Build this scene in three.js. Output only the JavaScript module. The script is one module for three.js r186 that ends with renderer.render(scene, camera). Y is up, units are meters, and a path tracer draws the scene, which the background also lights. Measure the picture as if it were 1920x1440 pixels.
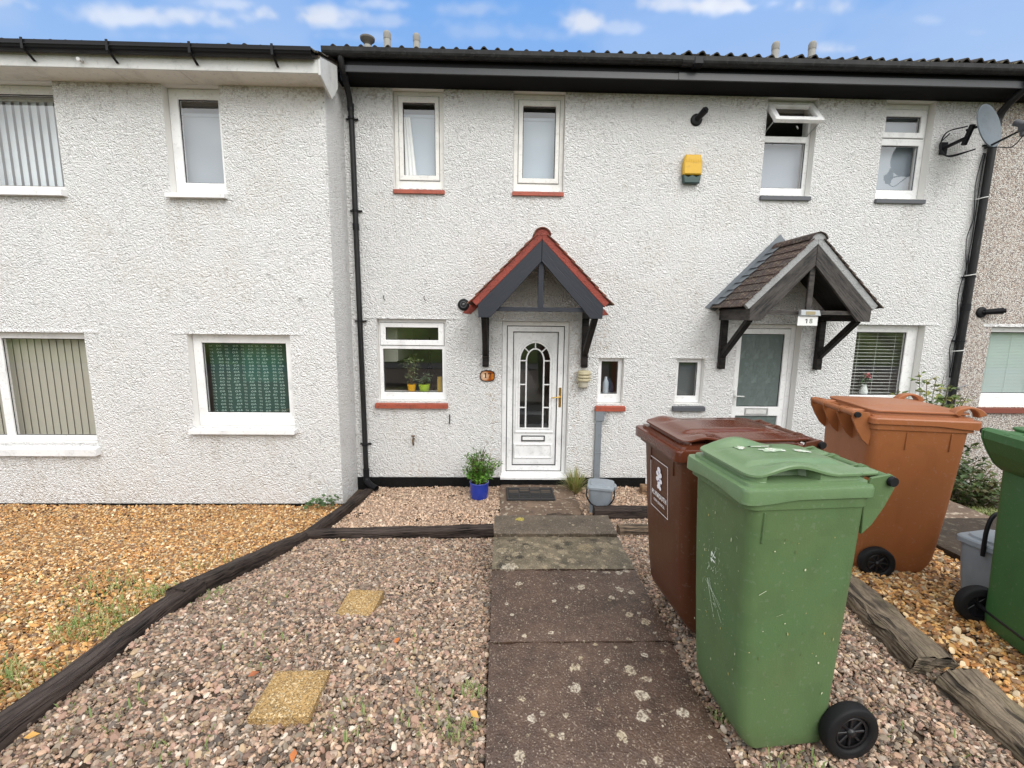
import * as THREE from 'three';
import { mergeGeometries, toCreasedNormals } from 'three/addons/utils/BufferGeometryUtils.js';

// ---------- camera, sky, sun, exposure ----------
const scene = new THREE.Scene();
const camera = new THREE.PerspectiveCamera(81.2025, 4 / 3, 0.05, 400);
{
  const fw = new THREE.Vector3(0.02483075, -0.14443773, -0.98920229), r = new THREE.Vector3(0.99966141, 0.01128656, 0.02344529), u = new THREE.Vector3(-0.00777831, 0.98944952, -0.14466908);
  camera.position.set(0, 2.3338, 6);
  camera.quaternion.setFromRotationMatrix(new THREE.Matrix4().makeBasis(r, u, fw.clone().negate()));
}
const renderer = new THREE.WebGLRenderer({ antialias: true });
renderer.setSize(1024, 768);
renderer.toneMapping = THREE.LinearToneMapping;
renderer.toneMappingExposure = 1.66;
renderer.shadowMap.enabled = true;

// ---------- random numbers and noise ----------
function rng(seed) { let a = seed >>> 0; return () => { a = (a + 0x6D2B79F5) | 0; let t = Math.imul(a ^ (a >>> 15), 1 | a); t = (t + Math.imul(t ^ (t >>> 7), 61 | t)) ^ t; return ((t ^ (t >>> 14)) >>> 0) / 4294967296; }; }
function hash(x, y, s) { let h = (Math.imul(x, 374761393) + Math.imul(y, 668265263) + Math.imul(s, 2147483647 ^ 0x5bd1e995)) | 0; h = Math.imul(h ^ (h >>> 13), 1274126177); return ((h ^ (h >>> 16)) >>> 0) / 4294967296; }
const sm = t => t * t * (3 - 2 * t), clamp = (x, a = 0, b = 1) => Math.min(b, Math.max(a, x)), lerp = (a, b, t) => a + (b - a) * t, sstep = (a, b, x) => sm(clamp((x - a) / (b - a)));
// value noise, tiling with period p (whole numbers)
function vn(x, y, p, s, pq = p) { const xi = Math.floor(x), yi = Math.floor(y), fx = sm(x - xi), fy = sm(y - yi), m = (a, q) => ((a % q) + q) % q; const x0 = m(xi, p), x1 = m(xi + 1, p), y0 = m(yi, pq), y1 = m(yi + 1, pq); return lerp(lerp(hash(x0, y0, s), hash(x1, y0, s), fx), lerp(hash(x0, y1, s), hash(x1, y1, s), fx), fy); }
function fbm(u, v, p, s, oct = 4) { let a = 0, w = 0.5, t = 0; for (let i = 0; i < oct; i++) { a += w * vn(u * p, v * p, p, s + i * 17); t += w; w *= 0.5; p *= 2; } return a / t; }
// cellular noise, tiling: [nearest distance, id of nearest]
function cell(x, y, p, s) { const xi = Math.floor(x), yi = Math.floor(y); let d = 9, id = 0; for (let j = -1; j < 2; j++) for (let i = -1; i < 2; i++) { const cx = (((xi + i) % p) + p) % p, cy = (((yi + j) % p) + p) % p; const px = xi + i + hash(cx, cy, s), py = yi + j + hash(cx, cy, s + 7); const q = (px - x) ** 2 + (py - y) ** 2; if (q < d) { d = q; id = hash(cx, cy, s + 13); } } return [Math.sqrt(d), id]; }
const toS = c => { c = clamp(c); return 255 * (c <= 0.0031308 ? c * 12.92 : 1.055 * c ** (1 / 2.4) - 0.055); };
// texture from fn(u, v) -> grey number or [r,g,b(,a)] in linear values
function tex(w, h, fn, color = false) {
  const d = new Uint8Array(w * h * 4);
  for (let y = 0; y < h; y++) for (let x = 0; x < w; x++) { const c = fn((x + 0.5) / w, (y + 0.5) / h), k = (y * w + x) * 4; if (typeof c === 'number') { const g = color ? toS(c) : 255 * clamp(c); d[k] = d[k + 1] = d[k + 2] = g; d[k + 3] = 255; } else { for (let i = 0; i < 3; i++) d[k + i] = color ? toS(c[i]) : 255 * clamp(c[i]); d[k + 3] = c.length > 3 ? 255 * clamp(c[3]) : 255; } }
  const t = new THREE.DataTexture(d, w, h); t.wrapS = t.wrapT = THREE.RepeatWrapping; t.magFilter = THREE.LinearFilter; t.minFilter = THREE.LinearFilter; if (color) t.colorSpace = THREE.SRGBColorSpace; t.needsUpdate = true; return t;
}
function canvasTex(w, h, draw) { const c = document.createElement('canvas'); c.width = w; c.height = h; draw(c.getContext('2d'), w, h); const t = new THREE.CanvasTexture(c); t.colorSpace = THREE.SRGBColorSpace; return t; }

// sky: blue low band with small fair-weather clouds, bright broken cloud higher up, the same all round
{
  const w = 2048, h = 1024, d = new Float32Array(w * h * 4);
  // small clouds over the roofs: place and half size on a plane parallel to the house fronts, and thickness
  const puffs = [[0.163, 0.595, 0.037, 0.023, 0.95],[0.239, 0.587, 0.044, 0.014, 0.5],[-0.697, 0.579, 0.115, 0.017, 0.8],[-0.779, 0.583, 0.037, 0.017, 0.6],[-0.404, 0.592, 0.087, 0.017, 0.95],[-0.346, 0.582, 0.053, 0.012, 0.6],[0.46, 0.634, 0.143, 0.017, 1.0],[0.351, 0.633, 0.054, 0.017, 0.8],[0.681, 0.558, 0.034, 0.01, 0.75],[-0.228, 0.618, 0.064, 0.013, 0.55],[-0.219, 0.586, 0.064, 0.012, 0.4],[-0.962, 0.601, 0.035, 0.015, 0.85],[-0.544, 0.61, 0.052, 0.01, 0.6],[0.873, 0.617, 0.034, 0.008, 0.35],[0.017, 0.572, 0.097, 0.014, 0.25],[-0.101, 0.614, 0.075, 0.012, 0.35],[0.989, 0.596, 0.045, 0.008, 0.25],[-0.273, 0.557, 0.085, 0.01, 0.25],[-0.653, 0.548, 0.094, 0.01, 0.2]];
  for (let y = 0; y < h; y++) for (let x = 0; x < w; x++) {
    const el = ((y + 0.5) / h - 0.5) * 180, th = ((x + 0.5) / w - 0.5) * 2 * Math.PI, az = ((th * 180 / Math.PI + 90 + 540) % 360) - 180;
    const e = Math.max(el, 0), t = clamp(e / 36);
    let c = [lerp(0.56, 0.15, t ** 0.9), lerp(0.70, 0.37, t ** 0.9), lerp(0.88, 0.81, t)];
    const n = fbm(x / w, y / h, 24, 5, 6), n2 = fbm(x / w, (y / h) * 1.7, 48, 9, 5);
    let a = 0;
    const ce = Math.cos(el * Math.PI / 180), dz = Math.cos(az * Math.PI / 180) * ce, gx = Math.sin(az * Math.PI / 180) * ce / dz, gy = Math.sin(el * Math.PI / 180) / dz;
    if (dz > 0.2) { const f1 = fbm(gx * 0.25 + 1, gy * 0.4, 46, 15, 5) - 0.5, f2 = fbm(gx * 0.25 + 1, gy * 0.4, 160, 19, 3) - 0.5; for (const [px, py, rx, ry, k] of puffs) { const q = ((gx - px) / rx) ** 2 + ((gy - py) / (gy > py ? ry : ry * 0.75)) ** 2; if (q < 6) a = Math.max(a, k * 0.74 * sstep(0.02, 1.1, Math.exp(-q * 0.75) + (f1 * 2.0 + f2 * 1.1) * Math.exp(-q * 0.25))); } }
    // fair-weather puffs elsewhere in the low band
    if (Math.abs(az) > 62) a = Math.max(a, sstep(0.56, 0.7, n) * 0.8 * sstep(3, 14, el));
    a = Math.max(a, 0.12 * sstep(0.45, 0.6, n));
    const deck = Math.max(sstep(37, 52, el + (n - 0.5) * 34), 0.92 * sstep(70, 115, Math.abs(az) + (n - 0.5) * 60)); // cloud cover overhead and behind the viewer, as the upper panes mirror it
    const cl = 0.92 + 0.25 * (n2 - 0.5);
    c = [lerp(c[0], cl * 0.98, a), lerp(c[1], cl * 0.985, a), lerp(c[2], cl * 1.0, a)];
    const dl = 1.5 * (0.85 + 0.5 * (n2 - 0.5));
    c = c.map((v, i) => lerp(v, dl * [0.995, 0.995, 0.985][i], deck));
    if (el < 0) c = [0.3, 0.32, 0.34];
    const k = (y * w + x) * 4; d[k] = c[0] / 1.55; d[k + 1] = c[1] / 1.55; d[k + 2] = c[2] / 1.55; d[k + 3] = 1;
    if (deck > 0) for (let i = 0; i < 3; i++) d[k + i] *= 1 + 0.5 * deck;
  }
  const t = new THREE.DataTexture(d, w, h, THREE.RGBAFormat, THREE.FloatType); t.mapping = THREE.EquirectangularReflectionMapping; t.magFilter = THREE.LinearFilter; t.minFilter = THREE.LinearFilter; t.needsUpdate = true;
  scene.background = t; scene.environment = t;
}
const sun = new THREE.DirectionalLight(new THREE.Color(1, 0.97, 0.93), 1.1);
sun.position.set(8, 17, 19); sun.target.position.set(0, 1, 2); sun.castShadow = true; sun.shadow.radius = 70; sun.shadow.mapSize.set(2048, 2048);
Object.assign(sun.shadow.camera, { left: -14, right: 14, top: 12, bottom: -12, near: 1, far: 60 });
scene.add(sun, sun.target);

// ---------- naming and geometry helpers ----------
const used = {};
const numbered = n => { const k = used[n] = (used[n] || 0) + 1; return k === 1 ? n : n + '_' + String(k - 1).padStart(3, '0'); };
function tag(o, label, category, group, kind) { if (label) o.userData.label = label; if (category) o.userData.category = category; if (group) o.userData.group = group; if (kind) o.userData.kind = kind; return o; }
function thing(name, label, category, group, pos = [0, 0, 0], rotY = 0) { const g = new THREE.Group(); g.name = numbered(name); g.position.set(...pos); g.rotation.y = rotY; scene.add(g); return tag(g, label, category, group); }
function flat(g) { g = g.index ? g.toNonIndexed() : g; for (const k of Object.keys(g.attributes)) if (!['position', 'normal', 'uv'].includes(k)) g.deleteAttribute(k); if (!g.attributes.normal) g.computeVertexNormals(); if (!g.attributes.uv) g.setAttribute('uv', new THREE.BufferAttribute(new Float32Array(g.attributes.position.count * 2), 2)); return g; }
const merge = a => a.length === 1 ? a[0] : mergeGeometries(a.map(flat));
// uv in metres by the way each face points
function uvm(g, k = 1, along = 0) { g = flat(g); const p = g.attributes.position, n = g.attributes.normal, uv = g.attributes.uv; for (let i = 0; i < p.count; i += 3) { let ax = 0, ay = 0, az = 0; for (let j = 0; j < 3; j++) { ax += n.getX(i + j); ay += n.getY(i + j); az += n.getZ(i + j); } ax = Math.abs(ax); ay = Math.abs(ay); az = Math.abs(az); for (let j = 0; j < 3; j++) { const x = p.getX(i + j), y = p.getY(i + j), z = p.getZ(i + j); let q = ay > ax && ay > az ? [x, z] : ax > az ? [z, y] : [x, y]; if (along === 1) q = ay > ax && ay > az ? [x, z] : ax > az ? [z, y] : [x, y]; uv.setXY(i + j, q[0] * k, q[1] * k); } } return g; }
function part(name, geo, mat, parent, label) { const m = new THREE.Mesh(Array.isArray(geo) ? merge(geo) : geo, mat); m.name = parent === scene ? numbered(name) : name; m.castShadow = m.receiveShadow = true; parent.add(m); if (label) m.userData.label = label; return m; }
function grp(name, parent, label) { const g = new THREE.Group(); g.name = name; parent.add(g); if (label) g.userData.label = label; return g; }
// chamfered box between two corners
function cbox(x0, x1, y0, y1, z0, z1, b = 0.004) {
  const w = x1 - x0, h = y1 - y0, d = z1 - z0; b = Math.min(b, w * 0.45, h * 0.45, d * 0.45);
  if (b <= 0.0005) { const g = new THREE.BoxGeometry(w, h, d); g.translate((x0 + x1) / 2, (y0 + y1) / 2, (z0 + z1) / 2); return flat(g); }
  const v = [], X = w / 2, Y = h / 2, Z = d / 2, P = [], N = [];
  const quad = (a, b2, c, e) => { const n = new THREE.Vector3().subVectors(b2, a).cross(new THREE.Vector3().subVectors(c, a)).normalize(); const m = new THREE.Vector3().add(a).add(b2).add(c).add(e); let L = [a, b2, c, a, c, e]; if (n.dot(m) < 0) { L = [a, c, b2, a, e, c]; n.negate(); } for (const q of L) { P.push(q.x, q.y, q.z); N.push(n.x, n.y, n.z); } };
  const V = (x, y, z) => new THREE.Vector3(x, y, z);
  for (const s of [-1, 1]) {
    quad(V(s * X, -Y + b, -Z + b), V(s * X, Y - b, -Z + b), V(s * X, Y - b, Z - b), V(s * X, -Y + b, Z - b));
    quad(V(-X + b, s * Y, -Z + b), V(X - b, s * Y, -Z + b), V(X - b, s * Y, Z - b), V(-X + b, s * Y, Z - b));
    quad(V(-X + b, -Y + b, s * Z), V(X - b, -Y + b, s * Z), V(X - b, Y - b, s * Z), V(-X + b, Y - b, s * Z));
    for (const t of [-1, 1]) {
      quad(V(s * X, t * (Y - b), -Z + b), V(s * X, t * (Y - b), Z - b), V(s * (X - b), t * Y, Z - b), V(s * (X - b), t * Y, -Z + b));
      quad(V(s * X, -Y + b, t * (Z - b)), V(s * X, Y - b, t * (Z - b)), V(s * (X - b), Y - b, t * Z), V(s * (X - b), -Y + b, t * Z));
      quad(V(-X + b, s * Y, t * (Z - b)), V(X - b, s * Y, t * (Z - b)), V(X - b, s * (Y - b), t * Z), V(-X + b, s * (Y - b), t * Z));
      for (const r of [-1, 1]) { const a = V(s * X, t * (Y - b), r * (Z - b)), c = V(s * (X - b), t * Y, r * (Z - b)), e = V(s * (X - b), t * (Y - b), r * Z); const n = V(s, t, r).normalize(); const f = new THREE.Vector3().subVectors(c, a).cross(new THREE.Vector3().subVectors(e, a)); const L = f.dot(n) > 0 ? [a, c, e] : [a, e, c]; for (const q of L) { P.push(q.x, q.y, q.z); N.push(n.x, n.y, n.z); } }
    }
  }
  const g = new THREE.BufferGeometry(); g.setAttribute('position', new THREE.Float32BufferAttribute(P, 3)); g.setAttribute('normal', new THREE.Float32BufferAttribute(N, 3)); g.setAttribute('uv', new THREE.BufferAttribute(new Float32Array(P.length / 3 * 2), 2)); g.translate((x0 + x1) / 2, (y0 + y1) / 2, (z0 + z1) / 2); return uvm(g);
}
// bar of rectangular section from a to b (points), w across, h along 'up'
function bar(a, b, w, h, up = [0, 1, 0], bev = 0.004) { const A = new THREE.Vector3(...a), B = new THREE.Vector3(...b), d = B.clone().sub(A), L = d.length(); const g = cbox(-w / 2, w / 2, -h / 2, h / 2, -L / 2, L / 2, bev); const z = d.normalize(), x = new THREE.Vector3(...up).cross(z).normalize(), y = z.clone().cross(x); g.applyMatrix4(new THREE.Matrix4().makeBasis(x, y, z).setPosition(A.add(B).multiplyScalar(0.5))); return g; }
function tube(pts, r, seg = 24, rad = 10) { const c = new THREE.CatmullRomCurve3(pts.map(p => new THREE.Vector3(...p)), false, 'centripetal'); return flat(new THREE.TubeGeometry(c, seg, r, rad, false)); }
function cyl(a, b, r0, r1 = r0, n = 20, caps = true) { const A = new THREE.Vector3(...a), B = new THREE.Vector3(...b), L = A.distanceTo(B); const g = new THREE.CylinderGeometry(r1, r0, L, n, 1, !caps); g.translate(0, L / 2, 0); g.applyQuaternion(new THREE.Quaternion().setFromUnitVectors(new THREE.Vector3(0, 1, 0), B.sub(A).normalize())); g.translate(...a); return flat(g); }
function lathe(pts, n = 28) { return flat(new THREE.LatheGeometry(pts.map(p => new THREE.Vector2(...p)), n)); }
// extruded outline (list of [x,y]) with optional holes, from z0 to z0+d
function ext(pts, z0, d, bev = 0.003, holes = [], curveSegments = 12) { const s = pts instanceof THREE.Shape ? pts : new THREE.Shape(pts.map(p => new THREE.Vector2(...p))); for (const h of holes) s.holes.push(h instanceof THREE.Path ? h : new THREE.Path(h.map(p => new THREE.Vector2(...p)))); const g = new THREE.ExtrudeGeometry(s, { depth: d - 2 * bev, bevelEnabled: bev > 0, bevelThickness: bev, bevelSize: bev, bevelOffset: -bev, bevelSegments: 1, curveSegments }); g.translate(0, 0, z0 + bev); return flat(g); }
const rectP = (x0, x1, y0, y1) => [[x0, y0], [x1, y0], [x1, y1], [x0, y1]];
const ring = (x0, x1, y0, y1, a0, a1, b0, b1, z0, d, bev = 0.004) => ext(rectP(x0, x1, y0, y1), z0, d, bev, [rectP(a0, a1, b0, b1)]);
const rot = (g, x = 0, y = 0, z = 0) => { g.rotateX(x); g.rotateY(y); g.rotateZ(z); return g; };
const mov = (g, x, y, z) => { g.translate(x, y, z); return g; };
const exX = (pts, x0, x1, bev = 0.003) => { const g = ext(pts.map(([z, y]) => [-z, y]), x0, x1 - x0, bev); g.rotateY(Math.PI / 2); return uvm(g); };

// ---------- materials ----------
const std = (r, g, b, rough = 0.8, o = {}) => new THREE.MeshStandardMaterial({ color: new THREE.Color(r, g, b), roughness: rough, ...o });
const dull = (r, g, b, rough, sp, o = {}) => new THREE.MeshPhysicalMaterial({ color: new THREE.Color(r, g, b), roughness: rough, specularIntensity: sp, ...o });
const roughcastH = tex(2048, 2048, (u, v) => { // 4 m of trowelled roughcast
  const wx = (vn(u * 190, v * 190, 190, 31) - 0.5) * 1.1, wy = (vn(u * 190, v * 190, 190, 32) - 0.5) * 1.1;
  const [d] = cell(u * 290 + wx, v * 290 + wy, 290, 3);
  const m = vn(u * 210, v * 240, 210, 41, 240);
  return clamp(0.62 * (1 - clamp(d * 1.15)) + 0.5 * (m - 0.35) + 0.16 * vn(u * 620, v * 620, 620, 51));
});
// paint and dirt of the whole white front, x -7.7..6.3, y -0.3..5.3: speckles of soot, algae and rust-brown dirt where the walls have them
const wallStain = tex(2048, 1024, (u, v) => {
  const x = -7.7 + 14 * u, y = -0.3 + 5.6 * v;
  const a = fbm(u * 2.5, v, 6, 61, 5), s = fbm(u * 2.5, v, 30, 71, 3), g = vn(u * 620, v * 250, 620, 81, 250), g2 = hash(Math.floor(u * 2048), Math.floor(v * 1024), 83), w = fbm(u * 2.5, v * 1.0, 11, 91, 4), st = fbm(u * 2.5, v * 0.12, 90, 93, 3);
  let k = 0.815 + 0.07 * (a - 0.5) - 0.16 * sstep(0.66, 0.9, g) * sstep(0.35, 0.6, s);
  let c = [k, k - 0.004, k - 0.014];
  const mix = (m, q) => { c = c.map((t, i) => lerp(t, q[i], m)); };
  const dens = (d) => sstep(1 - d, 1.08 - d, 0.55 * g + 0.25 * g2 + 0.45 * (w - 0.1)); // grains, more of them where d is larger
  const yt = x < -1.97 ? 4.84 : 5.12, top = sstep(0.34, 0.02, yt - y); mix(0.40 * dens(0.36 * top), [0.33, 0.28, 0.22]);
  const door = Math.max(sstep(0.26, 0.0, Math.abs(x + 0.12)), sstep(0.2, 0, Math.abs(x - 1.03))) * sstep(2.5, 2.1, y) * sstep(0.05, 0.5, y); mix(0.34 * dens(0.34 * door), [0.48, 0.33, 0.18]);
  const d2 = sstep(0.3, 0.0, Math.abs(x - 1.32)) * sstep(1.7, 1.9, y) * sstep(2.5, 2.1, y); mix(0.34 * dens(0.34 * d2), [0.5, 0.34, 0.2]);
  const foot = x < -1.97 ? sstep(0.75, 0.05, y) : sstep(0.45, 0.15, y); mix(0.26 * dens(0.30 * foot), [0.46, 0.36, 0.27]);
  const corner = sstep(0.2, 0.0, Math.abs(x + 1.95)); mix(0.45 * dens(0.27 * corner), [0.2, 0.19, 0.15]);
  for (const [x0, x1, y1] of [[-1.7, -0.71, 1.12], [1.28, 1.7, 1.1], [2.35, 2.8, 1.1], [-1.38, -0.73, 3.88], [0.12, 0.79, 3.88], [3.32, 3.98, 3.88], [4.83, 5.5, 3.87], [-3.78, -3.1, 3.63], [-3.76, -2.48, 0.91], [-6, -4.86, 0.63]]) if (x > x0 - 0.03 && x < x1 + 0.03 && y < y1 && y > y1 - 0.6) mix(0.22 * sstep(0.52, 0.68, st) * sstep(0.6, 0.1, y1 - y) * (0.4 + 0.6 * sstep(0.3, 0.6, g)), [0.45, 0.40, 0.32]);
  mix(0.16 * sstep(0.6, 0.7, w) * (0.4 + 0.6 * sstep(0.4, 0.6, g)), [0.70, 0.64, 0.54]);
  return c;
}, true);
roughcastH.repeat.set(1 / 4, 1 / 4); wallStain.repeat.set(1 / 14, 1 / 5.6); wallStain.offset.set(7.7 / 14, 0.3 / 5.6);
const M = {};
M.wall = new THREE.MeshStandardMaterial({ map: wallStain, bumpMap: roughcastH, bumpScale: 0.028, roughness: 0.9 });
M.reveal = std(0.74, 0.73, 0.70, 0.8, { bumpMap: roughcastH, bumpScale: 0.002 });
const dashC = tex(1024, 1024, (u, v) => { const [d, id] = cell(u * 110, v * 110, 110, 5); const p = [[0.60, 0.54, 0.48], [0.48, 0.39, 0.33], [0.70, 0.67, 0.62], [0.30, 0.26, 0.24], [0.57, 0.48, 0.42], [0.72, 0.70, 0.66]][Math.floor(id * 6)]; const k = 1 - 0.25 * sstep(0.35, 0.7, d); return p.map(c => c * k); }, true);
const dashH = tex(1024, 1024, (u, v) => { const [d] = cell(u * 110, v * 110, 110, 5); return 1 - clamp(d * 1.2); });
dashC.repeat.set(1 / 1.6, 1 / 1.6); dashH.repeat.set(1 / 1.6, 1 / 1.6);
M.dash = new THREE.MeshStandardMaterial({ map: dashC, bumpMap: dashH, bumpScale: 0.014, roughness: 0.9 });
const grime = tex(512, 512, (u, v) => { const a = fbm(u, v, 6, 101, 5), b = fbm(u, v, 40, 103, 3); return 0.80 - 0.10 * sstep(0.5, 0.8, a) - 0.10 * sstep(0.62, 0.8, b); }, true);
M.upvc = new THREE.MeshPhysicalMaterial({ color: 0xffffff, map: grime, roughness: 0.32 });
M.upvcOld = new THREE.MeshPhysicalMaterial({ color: new THREE.Color(0.93, 0.915, 0.88), map: grime, roughness: 0.5 });
M.fasciaLit = std(0.042, 0.045, 0.05, 0.35, { map: grime });  // grey for the painted lit lower half of the fascia
M.soffitDark = dull(0.006, 0.006, 0.007, 0.7, 0.25);
M.white = std(0.78, 0.78, 0.76, 0.5, { map: grime });
M.soffitW = std(0.92, 0.88, 0.80, 0.7, { map: grime });
M.seal = new THREE.MeshPhysicalMaterial({ color: new THREE.Color(0.008, 0.008, 0.009), roughness: 0.8, specularIntensity: 0.2 });
M.glass = new THREE.MeshPhysicalMaterial({ color: 0xffffff, transmission: 1, thickness: 0, roughness: 0.015, ior: 2.1 });
M.black = dull(0.010, 0.010, 0.012, 0.4, 0.4);
const blotch = tex(512, 512, (u, v) => { const a = fbm(u, v, 8, 111, 5), b = fbm(u, v, 50, 113, 3); const k = 0.55 + 0.9 * (a - 0.5) + 0.9 * sstep(0.6, 0.8, b); return [k, k, k * 1.03].map(x => clamp(x) * 0.03); }, true);
M.blackOld = new THREE.MeshPhysicalMaterial({ map: blotch, roughness: 0.45, specularIntensity: 0.45 });
M.plinth = new THREE.MeshPhysicalMaterial({ specularIntensity: 0.4, map: blotch, color: 0x888888, roughness: 0.55, bumpMap: roughcastH, bumpScale: 0.004 });
const redP = tex(512, 512, (u, v) => { const a = fbm(u, v, 6, 121, 5), b = fbm(u, v, 70, 123, 2); const k = 0.85 + 0.5 * (a - 0.5) - 0.35 * sstep(0.62, 0.8, b); return [0.40 * k, 0.075 * k + 0.01, 0.038 * k + 0.008]; }, true);
M.redSill = new THREE.MeshStandardMaterial({ map: redP, roughness: 0.55, bumpMap: grime, bumpScale: 0.002 });
M.greySill = std(0.075, 0.08, 0.09, 0.5, { bumpMap: grime, bumpScale: 0.003 });
M.brickSill = std(0.20, 0.055, 0.035, 0.7, { bumpMap: grime, bumpScale: 0.004 });
// wood grain: u along the grain
const grainH = tex(1024, 256, (u, v) => { const w = fbm(u, v, 4, 131, 3) * 0.03; const a = vn(u * 10, (v + w) * 46, 10, 133, 46), b = vn(u * 40, (v + w) * 120, 40, 135, 120); const crack = sstep(0.86, 0.94, vn(u * 7, (v + w) * 30, 7, 137, 30)); return clamp(0.5 + 0.4 * (a - 0.5) + 0.3 * (b - 0.5) - 0.5 * crack); });
const grainC = tex(1024, 256, (u, v) => { const w = fbm(u, v, 4, 131, 3) * 0.03; const a = vn(u * 10, (v + w) * 46, 10, 133, 46), b = vn(u * 40, (v + w) * 120, 40, 135, 120), c = fbm(u, v, 5, 139, 5); const crack = sstep(0.86, 0.94, vn(u * 7, (v + w) * 30, 7, 137, 30)); const k = (0.65 + 0.9 * (a - 0.5) + 0.5 * (b - 0.5) + 0.8 * (c - 0.5)) * (1 - 0.7 * crack); return [k, k * 0.96, k * 0.92].map(x => clamp(x)); }, true);
M.sleeper = new THREE.MeshPhysicalMaterial({ specularIntensity: 0.5, color: new THREE.Color(0.06, 0.045, 0.039), map: grainC, bumpMap: grainH, bumpScale: 0.008, roughness: 0.75 });
M.sleeperPale = new THREE.MeshStandardMaterial({ color: new THREE.Color(0.21, 0.155, 0.105), map: grainC, bumpMap: grainH, bumpScale: 0.01, roughness: 0.9 });
const oldC = tex(1024, 256, (u, v) => { const a = fbm(u, v, 10, 191, 5), w = fbm(u, v, 5, 193, 3) * 0.12, cr = sstep(0.72, 0.86, vn(u * 9, (v + w) * 14, 9, 195, 14)), b = fbm(u * 1, v, 60, 197, 3), ms = sstep(0.56, 0.66, fbm(u, v, 16, 199, 4)); let k = 0.75 + 0.8 * (a - 0.5) + 0.7 * (b - 0.5); let c = [0.205 * k, 0.16 * k, 0.112 * k]; c = c.map((t, i) => lerp(t, [0.16, 0.14, 0.07][i], ms * 0.25)); return c.map(t => t * (1 - 0.75 * cr)); }, true);
const oldH = tex(1024, 256, (u, v) => { const w = fbm(u, v, 5, 193, 3) * 0.12, cr = sstep(0.68, 0.86, vn(u * 9, (v + w) * 14, 9, 195, 14)); return clamp(0.55 + 0.5 * (fbm(u, v, 14, 189, 5) - 0.5) + 0.4 * (vn(u * 20, v * 60, 20, 187, 60) - 0.5) - 0.45 * cr); });
M.oldTimber = new THREE.MeshStandardMaterial({ map: oldC, bumpMap: oldH, bumpScale: 0.022, roughness: 0.92 });
M.blueWood = new THREE.MeshPhysicalMaterial({ specularIntensity: 0.6, color: new THREE.Color(0.024, 0.027, 0.036), bumpMap: grainH, bumpScale: 0.0025, roughness: 0.5 });
M.brownWood = new THREE.MeshStandardMaterial({ color: new THREE.Color(0.056, 0.049, 0.045), map: grainC, bumpMap: grainH, bumpScale: 0.003, roughness: 0.65 });
M.darkWood = new THREE.MeshPhysicalMaterial({ specularIntensity: 0.3, color: new THREE.Color(0.022, 0.019, 0.018), map: grainC, bumpMap: grainH, bumpScale: 0.002, roughness: 0.45 });
const tileC = (base, moss, sp) => tex(512, 512, (u, v) => { const a = fbm(u, v, 8, sp, 5), b = fbm(u, v, 26, sp + 2, 4), c = fbm(u, v, 60, sp + 4, 2); let k = 0.75 + 0.6 * (a - 0.5); const l = sstep(0.58, 0.68, b) * 0.75, d = sstep(0.62, 0.75, c) * 0.5; return base.map((x, i) => lerp(lerp(x * k, moss[i], l), x * 0.35, d)); }, true);
M.tileBrown = [tileC([0.085, 0.05, 0.042], [0.23, 0.19, 0.13], 141), tileC([0.06, 0.041, 0.038], [0.20, 0.165, 0.12], 151)].map(t => new THREE.MeshStandardMaterial({ map: t, bumpMap: t, bumpScale: 0.004, roughness: 0.85 }));
M.tileRed = [tileC([0.24, 0.06, 0.035], [0.16, 0.12, 0.06], 161), tileC([0.19, 0.06, 0.04], [0.12, 0.11, 0.06], 171)].map(t => new THREE.MeshStandardMaterial({ map: t, bumpMap: t, bumpScale: 0.004, roughness: 0.85 }));
const roofC = tileC([0.045, 0.038, 0.034], [0.14, 0.11, 0.07], 181);
M.roof = new THREE.MeshStandardMaterial({ map: roofC, bumpMap: roofC, bumpScale: 0.006, roughness: 0.9 });
const roofMoss = tileC([0.055, 0.048, 0.042], [0.20, 0.17, 0.10], 185);
M.roofMoss = new THREE.MeshStandardMaterial({ map: roofMoss, bumpMap: roofMoss, bumpScale: 0.012, roughness: 0.95 });
M.lead = std(0.20, 0.225, 0.25, 0.45, { bumpMap: grime, bumpScale: 0.004, metalness: 0.25, map: grime });
M.mortar = std(0.40, 0.41, 0.41, 0.85, { map: grime, bumpMap: roughcastH, bumpScale: 0.006 });
M.redVerge = new THREE.MeshStandardMaterial({ map: redP, color: new THREE.Color(0.72, 0.62, 0.75), roughness: 0.75, bumpMap: roughcastH, bumpScale: 0.006 });
M.room = std(0.34, 0.33, 0.31, 0.95);
M.floor = std(0.12, 0.09, 0.07, 0.8);

// ---------- house pieces ----------
function quadGeo(a, b, c, d) { const g = new THREE.BufferGeometry(); g.setAttribute('position', new THREE.Float32BufferAttribute([...a, ...b, ...c, ...a, ...c, ...d], 3)); g.computeVertexNormals(); return uvm(g); }
function wallSheet(x0, x1, y0, y1, z, holes, back = false) {
  const xs = [...new Set([x0, x1, ...holes.flatMap(h => [h[0], h[1]])])].sort((a, b) => a - b), ys = [...new Set([y0, y1, ...holes.flatMap(h => [h[2], h[3]])])].sort((a, b) => a - b), out = [];
  for (let i = 0; i + 1 < xs.length; i++) for (let j = 0; j + 1 < ys.length; j++) {
    const cx = (xs[i] + xs[i + 1]) / 2, cy = (ys[j] + ys[j + 1]) / 2;
    if (holes.some(h => cx > h[0] && cx < h[1] && cy > h[2] && cy < h[3])) continue;
    const a = [xs[i], ys[j], z], b = [xs[i + 1], ys[j], z], c = [xs[i + 1], ys[j + 1], z], d = [xs[i], ys[j + 1], z];
    out.push(back ? quadGeo(b, a, d, c) : quadGeo(a, b, c, d));
  }
  return merge(out);
}
const TH = 0.28;
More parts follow.
